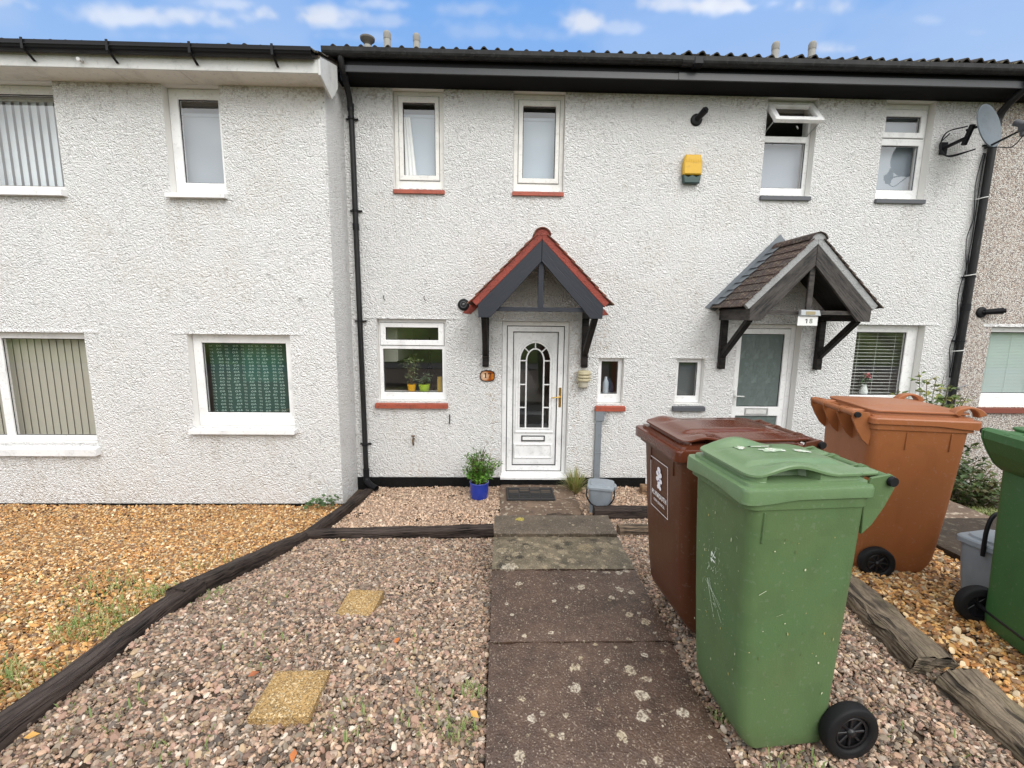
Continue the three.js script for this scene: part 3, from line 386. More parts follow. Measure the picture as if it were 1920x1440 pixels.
// ---------- pebble-dashed house on the right edge ----------
const h19 = thing('terraced_house', 'beige pebble-dashed terraced house at the right edge beyond the black downpipe', 'house', null);
{
  const X0 = 6.235, X1 = 10.3, YT = 5.118, wL = [6.68, 7.65, 1.19, 2.295], wU = [7.35, 8.0, 3.95, YT];
  part('wall', wallSheet(X0, X1, -0.3, YT, 0, [wL, wU]), M.dash, h19); part('inner_lining', wallSheet(X0, X1, -0.3, YT, -TH, [wL, wU], true), M.room, h19);
  shell(h19, X0, X1, 0, YT); makeRoof(h19, X0, X1, 0.435, 9);
  part('soffit', cbox(X0, X1, YT + 0.002, YT + 0.022, -0.12, 0.33, 0.003), M.soffitDark, h19); part('fascia', cbox(X0 + 0.26, X1, YT - 0.006, 5.30, 0.331, 0.352, 0.003), M.black, h19); part('gutter', exX(gutterProfile(0.354, 5.318, 0.12, 0.085), X0 + 0.21, X1, 0), M.blackOld, h19);
  makeWindow(h19, wL, 0, { panes: [{ r: [6.74, 7.59, 1.37, 2.225] }], sill: { g: [6.655, 7.70, 1.19, 1.175, 1.105, -0.1, 0.04], mat: M.brickSill } });
  makeWindow(h19, wU, 0, { panes: [{ r: [7.45, 7.9, 4.1, 5.0] }], sill: { g: [7.34, 8.01, 3.945, 3.93, 3.88, -0.1, 0.035], mat: M.greySill } });
  drip(h19, 6.56, 7.8, 2.3, 0);
}

// ---------- projecting white house on the left ----------
const h16 = thing('terraced_house', 'white roughcast house projecting forward at the left with white soffit boards', 'house', null);
{
  const X0 = -7.6, X1 = -1.97, Z = 0.6, YT = 4.825;
  const w1 = [-6.7, -4.9, 3.71, YT], w2 = [-3.735, -3.115, 3.69, YT], w3 = [-7.0, -4.894, 0.785, 2.112], w4 = [-3.71, -2.507, 0.985, 2.112];
  const holes = [w1, w2, w3, w4];
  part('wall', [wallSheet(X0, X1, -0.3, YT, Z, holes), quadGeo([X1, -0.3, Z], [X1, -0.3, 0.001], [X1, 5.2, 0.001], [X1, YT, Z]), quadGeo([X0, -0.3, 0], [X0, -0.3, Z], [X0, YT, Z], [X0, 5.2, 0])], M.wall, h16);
  part('inner_lining', wallSheet(X0, X1, -0.3, YT, Z - TH, holes, true), M.room, h16);
  shell(h16, X0, -1.99, Z - 0.01, YT); makeRoof(h16, X0, -1.88, 0.97, 11, -0.13);
  part('plinth', cbox(X0, X1 + 0.008, -0.1, 0.012, Z - 0.01, Z + 0.012, 0.003), M.plinth, h16);
  part('soffit', [cbox(X0, -4.05, YT + 0.002, YT + 0.014, Z - 0.12, 0.9, 0.003), cbox(-4.045, -3.35, YT + 0.003, YT + 0.015, Z - 0.12, 0.9, 0.003), cbox(-3.345, -1.90, YT + 0.002, YT + 0.014, Z - 0.12, 0.9, 0.003)], M.soffitW, h16);
  part('fascia', cbox(X0, -1.905, YT - 0.012, 4.965, 0.901, 0.922, 0.003), M.white, h16);
  part('box_end', [ext([[-0.93, YT - 0.03], [-0.93, 4.97], [-0.58, 5.09], [-0.42, 5.14], [-0.42, 4.9], [-0.62, 4.70]], 0, 0.025, 0.003)].map(g => { g.rotateY(Math.PI / 2); g.translate(-1.905, 0, 0); return uvm(g); }), M.white, h16, 'white box end board closing the eaves');
  part('gutter', [exX(gutterProfile(0.924, 5.005, 0.112, 0.085), X0, -1.93, 0), exX([[1.034, 4.962], [1.043, 4.964], [1.043, 4.972], [1.034, 4.974]], X0, -1.93, 0.001)], M.black, h16);
  for (const x of [-4.75, -3.93, -3.13, -2.32]) part('gutter_bracket', [ext([[0, 0], [0.008, 0], [0.008, 0.1], [0, 0.1]], 0, 0.024, 0.001)].map(g => { g.rotateY(Math.PI / 2); g.translate(x, 4.915, 1.05); return g; }).concat([bar([x + 0.01, 4.93, 1.04], [x + 0.012, 4.855, 0.93], 0.024, 0.012, [0, 0, 1], 0.002)]), M.black, h16);
  part('overflow_pipe', cyl([-4.28, 4.875, 0.9], [-4.26, 4.86, 0.99], 0.016), M.white, h16);
  const white = M.upvc, sl = (a, b, y, yf, y0) => ({ g: [a, b, y, yf, y0, Z - 0.1, Z + 0.07], mat: M.upvc });
  makeWindow(h16, w1, Z, { rec: 0.1, mat: M.upvcOld, panes: [{ r: [-6.63, -5.84, 3.78, 4.735] }, { r: [-5.76, -4.965, 3.765, 4.735] }], sill: sl(-6.75, -4.885, 3.708, 3.695, 3.63) });
  makeWindow(h16, w2, Z, { rec: 0.09, panes: [{ r: [-3.628, -3.19, 3.83, 4.715] }], sill: sl(-3.765, -3.105, 3.688, 3.68, 3.635) });
  makeWindow(h16, w3, Z, { rec: 0.09, panes: [{ r: [-6.92, -6.05, 0.85, 2.0] }, { r: [-5.95, -4.965, 0.85, 2.035] }], sill: sl(-7.05, -4.87, 0.783, 0.715, 0.635) });
  makeWindow(h16, w4, Z, { rec: 0.09, panes: [{ r: [-3.605, -2.605, 1.15, 2.005] }], sill: sl(-3.75, -2.49, 0.983, 0.965, 0.915) });
  drip(h16, -7.2, -4.72, 2.118, Z); drip(h16, -3.9, -2.34, 2.116, Z);
}
// ---------- ground ----------
const lin = (pts, z) => { if (z <= pts[0][0]) return pts[0][1]; for (let i = 1; i < pts.length; i++) if (z <= pts[i][0]) return lerp(pts[i - 1][1], pts[i][1], (z - pts[i - 1][0]) / (pts[i][0] - pts[i - 1][0])); return pts[pts.length - 1][1]; };
const PR17 = [[0, 0], [0.6, 0.015], [1.2, 0.06], [1.78, 0.15], [1.95, 0.225], [2.35, 0.30], [2.68, 0.375], [3.27, 0.55], [3.7, 0.64], [4.2, 0.665], [6, 0.675]];
const PR17R = [[0, 0], [0.6, 0.015], [1.2, 0.08], [1.9, 0.25], [2.6, 0.46], [3.1, 0.60], [3.5, 0.66], [6, 0.675]];
const PR16 = [[0.6, -0.01], [1.2, 0.05], [1.95, 0.20], [2.68, 0.385], [3.27, 0.54], [4.3, 0.67], [5, 0.69], [6, 0.69]];
const PR18 = [[0, 0], [0.8, 0.06], [1.5, 0.30], [2.3, 0.62], [2.9, 0.69], [3.6, 0.70], [6, 0.71]];
const bx0 = z => lin([[0, -1.72], [1.9, -1.84], [3.3, -1.93], [5, -1.94]], z); // inner face of the left boundary timbers
const lump = (x, z) => 0.022 * (vn(x * 2.3 + 90, z * 2.3 + 90, 997, 291) - 0.5) + 0.016 * (vn(x * 5.5 + 90, z * 5.5 + 90, 997, 293) - 0.5);
function ht(x, z) { const b = bx0(z) - 0.05; const a = sstep(b - 0.05, b + 0.05, x), c = sstep(0.3, 0.6, x), d = sstep(2.0, 2.2, x); return lump(x, z) + lerp(lerp(lerp(lin(PR16, z), lin(PR17, z), a), lin(PR17R, z), c), lin(PR18, z), d); }
{
  const line = (fine0, fine1, st, far) => { const o = []; for (const f of far) if (f < fine0 - 1e-6) o.push(f); for (let v = fine0; v <= fine1 + 1e-6; v += st) o.push(v); for (const f of far) if (f > fine1 + 1e-6) o.push(f); return o; };
  const xs = line(-8, 8, 0.08, [-180, -60, -30, -18, -12, -9.5, 9.5, 12, 18, 30, 60, 180]), zs = line(-0.2, 7, 0.08, [-180, -60, -20, -8, -3, -1, 8, 10, 14, 20, 40, 80, 180]);
  const P = [], I = [], U = []; const r = rng(77);
  for (const z of zs) for (const x of xs) { P.push(x, z < -0.1 ? -0.06 : ht(x, z) - 0.016 + (r() - 0.5) * 0.008, z); U.push(x / 1.3, z / 1.3); }
  for (let j = 0; j + 1 < zs.length; j++) for (let i = 0; i + 1 < xs.length; i++) { const a = j * xs.length + i, b = a + 1, c = a + xs.length, d = c + 1; I.push(a, c, b, b, c, d); }
  const g = new THREE.BufferGeometry(); g.setAttribute('position', new THREE.Float32BufferAttribute(P, 3)); g.setAttribute('uv', new THREE.Float32BufferAttribute(U, 2)); g.setIndex(I); g.computeVertexNormals();
  const soil = tex(512, 512, (u, v) => { const a = fbm(u, v, 12, 301, 5), [d, id] = cell(u * 60, v * 60, 60, 303); const k = 0.6 + 0.8 * (a - 0.5) + 0.5 * (id - 0.5); return [0.115 * k, 0.078 * k, 0.052 * k]; }, true);
  const m = new THREE.MeshStandardMaterial({ map: soil, bumpMap: soil, bumpScale: 0.02, roughness: 0.95 });
  tag(part('ground', g, m, scene), null, null, null, 'structure');
}
// road and grassy bank behind the viewer, which the ground-floor glass mirrors
{
  const asph = tex(256, 256, (u, v) => { const [d, id] = cell(u * 90, v * 90, 90, 311); return 0.045 + 0.04 * (id - 0.5); }, true);
  tag(part('road', cbox(-40, 40, 0.6, 0.70, 8.4, 10.2, 0), new THREE.MeshStandardMaterial({ map: asph, roughness: 0.9 }), scene), 'dark tarmac road running past the gardens', null, null, 'structure');
  const n = 40, P = [], I = []; for (let j = 0; j <= 6; j++) for (let i = 0; i <= n; i++) { const x = -40 + 80 * i / n; P.push(x, 0.65 + [0, 0.12, 0.7, 1.5, 2.0, 2.1, 2.1][j] + 0.25 * fbm(i / n, j / 6, 9, 317, 3) * (j > 0), 10.2 + [0, 0.15, 1.2, 2.6, 4, 8, 16][j]); }
  for (let j = 0; j < 6; j++) for (let i = 0; i < n; i++) { const a = j * (n + 1) + i; I.push(a, a + 1, a + n + 1, a + 1, a + n + 2, a + n + 1); }
  const g = new THREE.BufferGeometry(); g.setAttribute('position', new THREE.Float32BufferAttribute(P, 3)); g.setIndex(I); g.computeVertexNormals();
  const turf = tex(512, 512, (u, v) => { const p = fbm(u, v, 9, 319, 5), q = fbm(u, v, 70, 321, 3); const k = 0.35 + 1.5 * clamp(p - 0.2) + 0.7 * (q - 0.5); return [0.16 * k, 0.21 * k, 0.04 * k]; }, true); turf.repeat.set(0.12, 0.12);
  tag(part('grass_bank', uvm(flat(g)), new THREE.MeshStandardMaterial({ map: turf, roughness: 0.95, side: THREE.DoubleSide }), scene), null, null, null, 'structure');
}

// ---------- paving ----------
const slabTex = (() => {
  const w = 512, h = 2048, sx = 1.024, sz = 4.096; // covers x -0.06..0.964, z 2.3..6.4
  const mask = new Float32Array(w * h), warm = new Float32Array(w * h), r = rng(21);
  const put = (cx, cz, R, k, q) => { const X = (cx + 0.06) / sx * w, Z = (cz - 2.3) / sz * h, Rp = R / sx * w, n = Math.ceil(Rp * 1.5); for (let j = -n; j <= n; j++) for (let i = -n; i <= n; i++) { const x = Math.round(X + i), y = Math.round(Z + j); if (x < 0 || y < 0 || x >= w || y >= h) continue; const d = Math.hypot(i, j) / Rp, ed = 0.62 + 0.75 * vn(x * 0.16, y * 0.16, 4096, 331) - 0.25 * vn(x * 0.5, y * 0.5, 4096, 333); let a = k * sstep(0.12, -0.08, d - ed); a *= 1 - 0.75 * sstep(0.42, 0.7, vn(x * 0.34, y * 0.34, 4096, 337)); a *= 0.75 + 0.25 * sstep(0.2, 0.75, d); const o = y * w + x; if (a > mask[o]) { mask[o] = a; warm[o] = q; } } };
  for (const [x, z, R] of [[0.50, 3.46, .03], [0.12, 3.42, .024], [.74, 3.48, .03], [.80, 3.51, .025], [.67, 3.56, .022], [.73, 3.72, .025], [.80, 3.78, .03], [.27, 3.86, .02], [.13, 3.88, .018], [.36, 4.10, .03], [.34, 4.22, .032], [.52, 4.06, .02], [.62, 4.12, .034], [.63, 4.26, .034], [.72, 4.02, .018], [.10, 4.27, .02], [.60, 4.36, .032], [.68, 4.17, .026], [.49, 4.45, .024], [.14, 4.37, .022], [.08, 4.53, .028], [.41, 4.62, .026], [.60, 4.55, .022], [.25, 4.45, .018], [.78, 4.35, .03], [.8, 4.6, .022], [.3, 4.85, .03], [.66, 4.9, .03], [.12, 5.0, .025], [.55, 5.2, .03], [.78, 3.3, .03], [.70, 3.29, .025], [.84, 3.28, .025], [.62, 3.28, .02]]) put(x, z, R * 0.88, 0.9, r() * 0.8);
  for (let i = 0; i < 520; i++) { const z = 2.4 + r() * 4, x = -0.03 + r() ** 0.8 * 0.94; put(x, z, 0.003 + 0.012 * r() ** 3, 0.5 + 0.5 * r(), r()); }
  for (let i = 0; i < 40; i++) put(-0.03 + r() * 0.93, 2.8 + r() * 0.45, 0.01 + 0.03 * r() ** 2, 0.5, 0.9);
  put(0.16, 2.55, 0.035, 0.9, 3); put(0.62, 2.98, 0.06, 0.6, 1.2); put(0.78, 2.95, 0.05, 0.5, 1); put(0.06, 3.23, 0.05, 0.75, 0.2);
  const dark = []; for (const [x, z] of [[.06, 3.12], [.14, 3.10], [.28, 3.14], [.1, 2.88], [.2, 2.95], [.42, 2.98], [.7, 2.88], [.5, 2.92], [.02, 3.2]]) dark.push([x, z]);
  return tex(w, h, (u, v) => {
    const x = u * sx - 0.06, z = v * sz + 2.3, i = Math.floor(v * h) * w + Math.floor(u * w);
    const a = fbm(u, v * 4, 7, 341, 5), g = hash(Math.floor(u * w), Math.floor(v * h), 343), g2 = vn(u * 200, v * 800, 200, 345, 800), b = fbm(u, v * 4, 34, 347, 4);
    let k = 0.78 + 0.7 * (a - 0.5) + 0.55 * (b - 0.5), c = [0.098 * k, 0.058 * k, 0.040 * k];
    if (z > 2.80 && z < 3.25) { const t = fbm(u, v * 4, 22, 349, 5); c = [lerp(0.08, 0.23, t) * k * 1.1, lerp(0.063, 0.185, t) * k * 1.1, lerp(0.04, 0.118, t) * k * 1.1]; for (const [dx, dz] of dark) { const q = Math.hypot(x - dx, (z - dz) * 0.8) + 0.03 * (b - 0.5); const m = sstep(0.045, 0.015, q + 0.02 * (g2 - 0.5)); c = c.map(t2 => t2 * (1 - 0.65 * m)); } }
    else if (z < 2.8) c = [0.125 * k, 0.095 * k, 0.066 * k];
    const sp = sstep(0.74, 0.9, g2) * 0.7 * (g > 0.3); c = c.map((t, j) => lerp(t, [0.42, 0.35, 0.27][j], sp)); if (g < 0.12) c = c.map(t => t * 0.6);
    const q = warm[i], L = q > 2.5 ? [0.55, 0.46, 0.05] : [lerp(0.52, 0.40, q), lerp(0.46, 0.32, q), lerp(0.37, 0.20, q)];
    return c.map((t, j) => lerp(t, L[j], mask[i]));
  }, true);
})();
{
  slabTex.wrapS = slabTex.wrapT = THREE.ClampToEdgeWrapping;
  const gr = tex(512, 512, (u, v) => 0.5 + 0.5 * (vn(u * 120, v * 120, 120, 351) - 0.5) + 0.4 * (vn(u * 40, v * 40, 40, 353) - 0.5)); gr.repeat.set(1.6, 6);
  const m = new THREE.MeshStandardMaterial({ map: slabTex, bumpMap: gr, bumpScale: 0.005, roughness: 0.5 });
  const path = new THREE.Group(); path.name = 'garden_path'; scene.add(path); tag(path, null, null, null, 'structure');
  const uvs = g => { const p = g.attributes.position, uv = g.attributes.uv; for (let i = 0; i < p.count; i++) uv.setXY(i, (p.getX(i) + 0.06) / 1.024, (p.getZ(i) - 2.3 + (0.7 - p.getY(i)) * 0.5) / 4.096); return g; };
  const edge = (x0, x1, y, z0, z1, seed, b = 0.008) => { const nx = 26, g = new THREE.BoxGeometry(x1 - x0, 0.05, z1 - z0, nx, 2, 16); g.translate((x0 + x1) / 2, y - 0.025, (z0 + z1) / 2); const p = g.attributes.position; for (let i = 0; i < p.count; i++) { let x = p.getX(i), yy = p.getY(i), z = p.getZ(i); const top = yy > y - 0.001; const n1 = vn(x * 9, z * 9, 997, seed) - 0.5, n2 = vn(x * 28, z * 28 + yy * 60, 997, seed + 1) - 0.5; const ex = Math.min(x - x0, x1 - x), ez = Math.min(z - z0, z1 - z); if (top && (ex < 0.002 || ez < 0.002)) yy -= b * (0.5 + 0.9 * (n2 + 0.5)); yy += 0.004 * n1; if (ex < 0.002) x += (x < (x0 + x1) / 2 ? 1 : -1) * 0.006 * (n2 + 0.5); if (ez < 0.002) z += (z < (z0 + z1) / 2 ? 1 : -1) * 0.006 * (n2 + 0.5); p.setXYZ(i, x, yy, z); } g.computeVertexNormals(); return uvs(flat(g)); };
  const zs = [[2.47, 2.795, 0.722], [2.80, 3.250, 0.702], [3.255, 3.92, 0.70], [3.925, 4.58, 0.70], [4.585, 5.24, 0.70], [5.245, 5.9, 0.70], [5.905, 6.56, 0.70], [6.565, 8.38, 0.70]];
  zs.forEach(([a, b, y], i) => part('slab', edge(-0.05 + (i === 0 ? 0.004 : 0), 0.895 - (i < 3 ? 0.0 : 0.008) + (i > 2 ? 0.0 : 0.01), y, a, b, 400 + i * 3), m, path, i === 1 ? 'mossy greenish slab' : undefined));
  part('path_base', cbox(-0.03, 0.88, 0.0, 0.648, 2.51, 8.3, 0.01), M.mortar, path);
  const r = [[2.1, 2.5, 0.53], [1.75, 2.11, 0.37], [1.42, 1.76, 0.22], [1.2, 1.43, 0.055]]; r.forEach(([a, b, y]) => part('step', cbox(0.0, 0.88, -0.05, y, a, b, 0.008), M.mortar, path));
  const pad = tex(512, 512, (u, v) => { const a = fbm(u, v, 6, 361, 5), b = fbm(u, v, 40, 363, 3), g2 = vn(u * 150, v * 150, 150, 365); const k = 0.8 + 0.7 * (a - 0.5) + 0.4 * (b - 0.5), l = sstep(0.66, 0.74, fbm(u, v, 30, 367, 3)) * 0.5 + sstep(0.88, 0.95, g2) * 0.5; return [lerp(0.20 * k, 0.6, l), lerp(0.135 * k, 0.52, l), lerp(0.092 * k, 0.4, l)]; }, true);
  const pm = new THREE.MeshStandardMaterial({ map: pad, bumpMap: gr, bumpScale: 0.004, roughness: 0.75 });
  for (const [a, b] of [[0.025, 0.50], [0.505, 0.79], [0.795, 1.25]]) { const g = edge(0.0, 0.985, 0.05, a, b, 430 + Math.round(a * 10)); part('slab', uvm(g, 0.9), pm, path); }
  // neighbour's path
  const p18 = new THREE.Group(); p18.name = 'garden_path_001'; scene.add(p18); tag(p18, null, null, null, 'structure');
  const sl = [[2.03, 2.52, 0.70], [2.525, 2.82, 0.715], [2.825, 3.3, 0.72], [3.305, 3.97, 0.72], [3.975, 4.63, 0.72]];
  sl.forEach(([a, b, y], i) => part('slab', uvm(edge(3.22, 4.2, y + 0.01, a, b, 470 + i), 0.8), i === 1 || i === 2 ? M.greySlab ||= std(0.24, 0.235, 0.21, 0.85, { map: pad, bumpMap: gr, bumpScale: 0.006 }) : pm, p18));
  part('path_base', cbox(3.24, 4.18, 0.0, 0.67, 2.06, 4.6, 0.01), M.mortar, p18);
}
const yellow = tex(512, 512, (u, v) => { const a = fbm(u, v, 5, 371, 4), [d, id] = cell(u * 55, v * 55, 55, 373), [d2, id2] = cell(u * 110, v * 110, 110, 375); let k = 0.85 + 0.5 * (a - 0.5); let c = [0.42 * k, 0.265 * k, 0.105 * k]; if (id > 0.8) c = [0.55, 0.41, 0.23]; if (id2 < 0.25) c = c.map(x => x * 0.5); return c; }, true);
{
  const m = new THREE.MeshStandardMaterial({ map: yellow, bumpMap: yellow, bumpScale: 0.008, roughness: 0.9 });
  const mk = (label, x, z, w, d, yaw, seed) => { const g = new THREE.BoxGeometry(w, 0.06, d, 18, 3, 18), p = g.attributes.position; for (let i = 0; i < p.count; i++) { const X = p.getX(i), Y = p.getY(i), Z = p.getZ(i), e = Math.min(w / 2 - Math.abs(X), d / 2 - Math.abs(Z)), n = vn(X * 60 + 90, Z * 60 + 90 + Y * 50, 997, seed); let y2 = Y; if (Y > 0.029 && e < 0.002) y2 -= 0.002 + 0.008 * n; p.setXYZ(i, X * (1 - (e < 0.002 ? 0.012 * n : 0)), y2 + 0.003 * (n - 0.5), Z * (1 - (e < 0.002 ? 0.012 * n : 0))); } g.computeVertexNormals(); const o = part('stepping_stone', uvm(flat(g), 2.4), m, scene); o.position.set(x, ht(x, z) + 0.012, z); o.rotation.y = yaw; tag(o, label, 'stepping stone', 'yellow stepping stones'); };
  mk('yellow gritty stepping stone nearest the viewer in the pink gravel', -0.905, 4.235, 0.25, 0.25, 0.02, 381);
  mk('yellow gritty stepping stone farther up, nearer the house, in pink gravel', -0.835, 3.505, 0.21, 0.25, -0.05, 383);
}

// ---------- gravel ----------
function stoneGeo(seed, flatness) { const g = flat(new THREE.IcosahedronGeometry(1, 1)), p = g.attributes.position, s = rng(seed), ax = [s(), s(), s()].map(v => 0.75 + 0.5 * v); const dirs = []; for (let i = 0; i < 5; i++) { const a = s() * 6.283, z = s() * 2 - 1, q = Math.sqrt(1 - z * z); dirs.push([q * Math.cos(a), z, q * Math.sin(a), 0.5 + 0.3 * s()]); } for (let i = 0; i < p.count; i++) { let x = p.getX(i), y = p.getY(i), z = p.getZ(i); for (const [a, b, c, d] of dirs) { const t = x * a + y * b + z * c; if (t > d) { x -= a * (t - d); y -= b * (t - d); z -= c * (t - d); } } p.setXYZ(i, x * ax[0], y * ax[1] * flatness, z * ax[2]); } g.computeVertexNormals(); return g; }
const stoneV = [stoneGeo(1, 0.5), stoneGeo(2, 0.62), stoneGeo(3, 0.42), stoneGeo(5, 0.55)];
const stoneMat = std(1, 1, 1, 0.62);
function gravel(label, inside, box, density, size, palette, seed, dim = 1) {
  const r = rng(seed), pts = stoneV.map(() => []), [x0, x1, z0, z1] = box, n = Math.round((x1 - x0) * (z1 - z0) * density);
  for (let i = 0; i < n; i++) { const x = lerp(x0, x1, r()), z = lerp(z0, z1, r()), k = Math.floor(r() * stoneV.length), a = r(), b = r(), c = r(), d = r(), e = r(), f = r(), h = r(); if (!inside(x, z)) continue; if (Math.abs(x) > 1.4 * (6 - z) + 0.6) continue; pts[k].push([x, z, a, b, c, d, e, f, h]); }
  const bed = new THREE.Group(); bed.name = numbered('gravel'); scene.add(bed); tag(bed, label, 'gravel', null, 'stuff');
  const q = new THREE.Quaternion(), m4 = new THREE.Matrix4(), col = new THREE.Color();
  pts.forEach((L, k) => { const im = new THREE.InstancedMesh(stoneV[k], stoneMat, L.length); im.name = 'stones'; im.userData.kind = 'stuff'; im.castShadow = im.receiveShadow = true;
    L.forEach(([x, z, a, b, c, d, e, f, h], i) => { const s = size * (0.5 + 0.8 * a * a + 0.2 * b + (a > 0.985 ? 0.4 : 0)), thin = vn(x * 3.1 + 60, z * 3.1 + 60, 997, 297) * 0.7 + 0.3 * vn(x * 11 + 60, z * 11 + 60, 997, 299); if (thin > 0.72 && b < 0.75) { m4.makeScale(0.0001, 0.0001, 0.0001).setPosition(x, -0.5, z); im.setMatrixAt(i, m4); im.setColorAt(i, col); return; } q.setFromEuler(new THREE.Euler((c - 0.5) * 1.7, d * 6.283, (e - 0.5) * 1.7)); m4.compose(new THREE.Vector3(x, ht(x, z) + (f - 0.5) * size * 1.7 - 0.003, z), q, new THREE.Vector3(s * (0.8 + 0.5 * h), s, s)); im.setMatrixAt(i, m4); const p = palette[Math.floor(h * palette.length * 0.999)], v = (0.34 + 0.84 * b) * dim; col.setRGB(p[0] * v, p[1] * v, p[2] * v); im.setColorAt(i, col); });
    bed.add(im); });
}
const pinkP = [[0.44, 0.295, 0.205], [0.37, 0.235, 0.155], [0.51, 0.375, 0.28], [0.28, 0.185, 0.125], [0.52, 0.395, 0.285], [0.2, 0.145, 0.105], [0.35, 0.26, 0.195], [0.45, 0.3, 0.2], [0.57, 0.475, 0.385], [0.13, 0.1, 0.08], [0.41, 0.295, 0.18], [0.31, 0.19, 0.135], [0.25, 0.2, 0.145], [0.4, 0.25, 0.19]];
const peachP = [[0.60, 0.43, 0.30], [0.55, 0.36, 0.24], [0.64, 0.50, 0.37], [0.45, 0.30, 0.2], [0.58, 0.42, 0.31], [0.36, 0.25, 0.18]];
const goldP = [[0.56, 0.31, 0.10], [0.48, 0.235, 0.07], [0.62, 0.40, 0.17], [0.35, 0.16, 0.05], [0.66, 0.48, 0.26], [0.52, 0.27, 0.08], [0.27, 0.135, 0.055], [0.58, 0.34, 0.135], [0.42, 0.19, 0.06], [0.68, 0.54, 0.35], [0.20, 0.115, 0.06]];
gravel('pinkish brown gravel bed sloping between the left boundary timbers and the path', (x, z) => x > bx0(z) - 0.01 && x < -0.055 && z > 1.9 && z < 5.4 && !(Math.max(Math.abs(x + 0.905), Math.abs(z - 4.235)) < 0.085) && !(Math.max(Math.abs(x + 0.835), Math.abs(z - 3.505)) < 0.07), [-2.05, -0.05, 1.9, 5.4], 13500, 0.0113, pinkP, 11, 0.95);
gravel('fine peach gravel against the house wall between the boundary timber and doorstep', (x, z) => x > bx0(z) - 0.01 && x < -0.0 && z > 0.02 && z < 1.80, [-2.05, 0, 0.02, 1.8], 11000, 0.0115, peachP, 12);
gravel('pinkish gravel around the bins and the right of the path', (x, z) => x > 0.9 && x < 2.14 && z > 1.3 && z < 5.3, [0.9, 2.14, 1.3, 5.3], 12000, 0.0114, pinkP, 13);
gravel('peach gravel by the wall behind the grey food caddy', (x, z) => x > 0.99 && x < 2.2 && z > 0.02 && z < 1.3, [0.98, 2.2, 0.02, 1.3], 7500, 0.013, peachP, 14);
gravel('golden orange gravel of the left neighbouring garden', (x, z) => x < bx0(z) - 0.1 && z > 0.61 && z < 5.3, [-6.6, -1.85, 0.61, 5.3], 10500, 0.0113, goldP, 15, 1.06);
gravel('golden orange gravel beneath the bins on the right', (x, z) => x > 2.12 && x < 3.21 && z > 1.9 && z < 5.2, [2.12, 3.21, 1.9, 5.2], 8500, 0.0145, goldP, 16);

// ---------- timbers ----------
function timber(label, a, b, w, h, mat, seed, rough = 0.008, group) { // a, b: middle of the top at both ends
  const A = new THREE.Vector3(...a), B = new THREE.Vector3(...b), L = A.distanceTo(B), nl = Math.max(10, Math.round(L / 0.035));
  const g = new THREE.BoxGeometry(w, h, L, 7, 6, nl); g.translate(0, -h / 2, 0); const p = g.attributes.position, nn = g.attributes.normal, uv = g.attributes.uv;
  for (let i = 0; i < p.count; i++) { let x = p.getX(i), y = p.getY(i), z = p.getZ(i); const ax = Math.abs(nn.getX(i)), ay = Math.abs(nn.getY(i)), az = Math.abs(nn.getZ(i));
    uv.setXY(i, az > 0.5 ? x * 2 : z / 1.3 + seed * 0.13, az > 0.5 ? y * 4 : (ay > 0.5 ? x : y + 0.4) * 2.4 + seed * 0.37);
    const ex = Math.min(1, (w / 2 - Math.abs(x)) / 0.022), ey = Math.min(1, Math.min(-y, h + y) / 0.022), r = Math.max(0, 1 - ex) * Math.max(0, 1 - ey);
    const n1 = vn(z * 3.2 + 50, x * 8 + 20, 997, seed) - 0.5, n2 = vn(z * 14 + 50, x * 50 + y * 70 + 40, 997, seed + 3) - 0.5, n3 = vn(z * 3 + 50, y * 10 + 40, 997, seed + 7) - 0.5;
    y += n1 * rough * 1.6 + n2 * rough; x += n3 * rough * 2 + n2 * rough * 0.8; x -= Math.sign(x) * r * 0.013; y -= Math.sign(y + h / 2) * r * 0.013; if (az > 0.5) z += n2 * rough * 2; p.setXYZ(i, x, y, z); }
  const z = B.clone().sub(A).normalize(), X = new THREE.Vector3(0, 1, 0).cross(z).normalize(), Y = z.clone().cross(X); g.applyMatrix4(new THREE.Matrix4().makeBasis(X, Y, z).setPosition(A.add(B).multiplyScalar(0.5)));
  const o = part('timber_sleeper', toCreasedNormals(flat(g), 0.7), mat, scene); return tag(o, label, 'timber sleeper', group);
}
timber('long dark sleeper edging the pink gravel nearest the viewer at lower left', [-1.968, 0.825, 5.5], [-1.962, 0.648, 3.28], 0.14, 0.19, M.sleeper, 1);
timber('middle dark sleeper of the left boundary, its split end lapping the nearest one', [-1.975, 0.688, 3.42], [-1.897, 0.29, 1.93], 0.125, 0.17, M.sleeper, 2, 0.011);
timber('last dark sleeper of the left boundary, ending below the downpipe shoe', [-1.9, 0.275, 1.96], [-1.765, 0.055, 0.22], 0.12, 0.16, M.sleeper, 3);
timber('weathered sleeper lying across between the left boundary and path', [-1.86, 0.275, 1.86], [-0.062, 0.335, 1.86], 0.11, 0.12, M.sleeper, 4);
timber('dark sleeper crossing right of the grey caddy, upper of the pair', [1.075, 0.215, 1.16], [2.05, 0.215, 1.16], 0.12, 0.14, M.sleeper, 5);
timber('pale brown sleeper crossing beside the brown bin, lower of the pair', [1.15, 0.36, 1.93], [2.05, 0.36, 1.93], 0.13, 0.14, M.sleeperPale, 6);
timber('broad split old sleeper lying behind the green bin wheel', [2.2, 0.765, 3.3], [2.075, 0.755, 4.12], 0.19, 0.17, M.oldTimber, 7, 0.02);
timber('pale old sleeper at the lower right corner, nearest of the right ones', [2.115, 0.755, 4.2], [2.05, 0.755, 5.35], 0.19, 0.16, M.oldTimber, 8, 0.018);
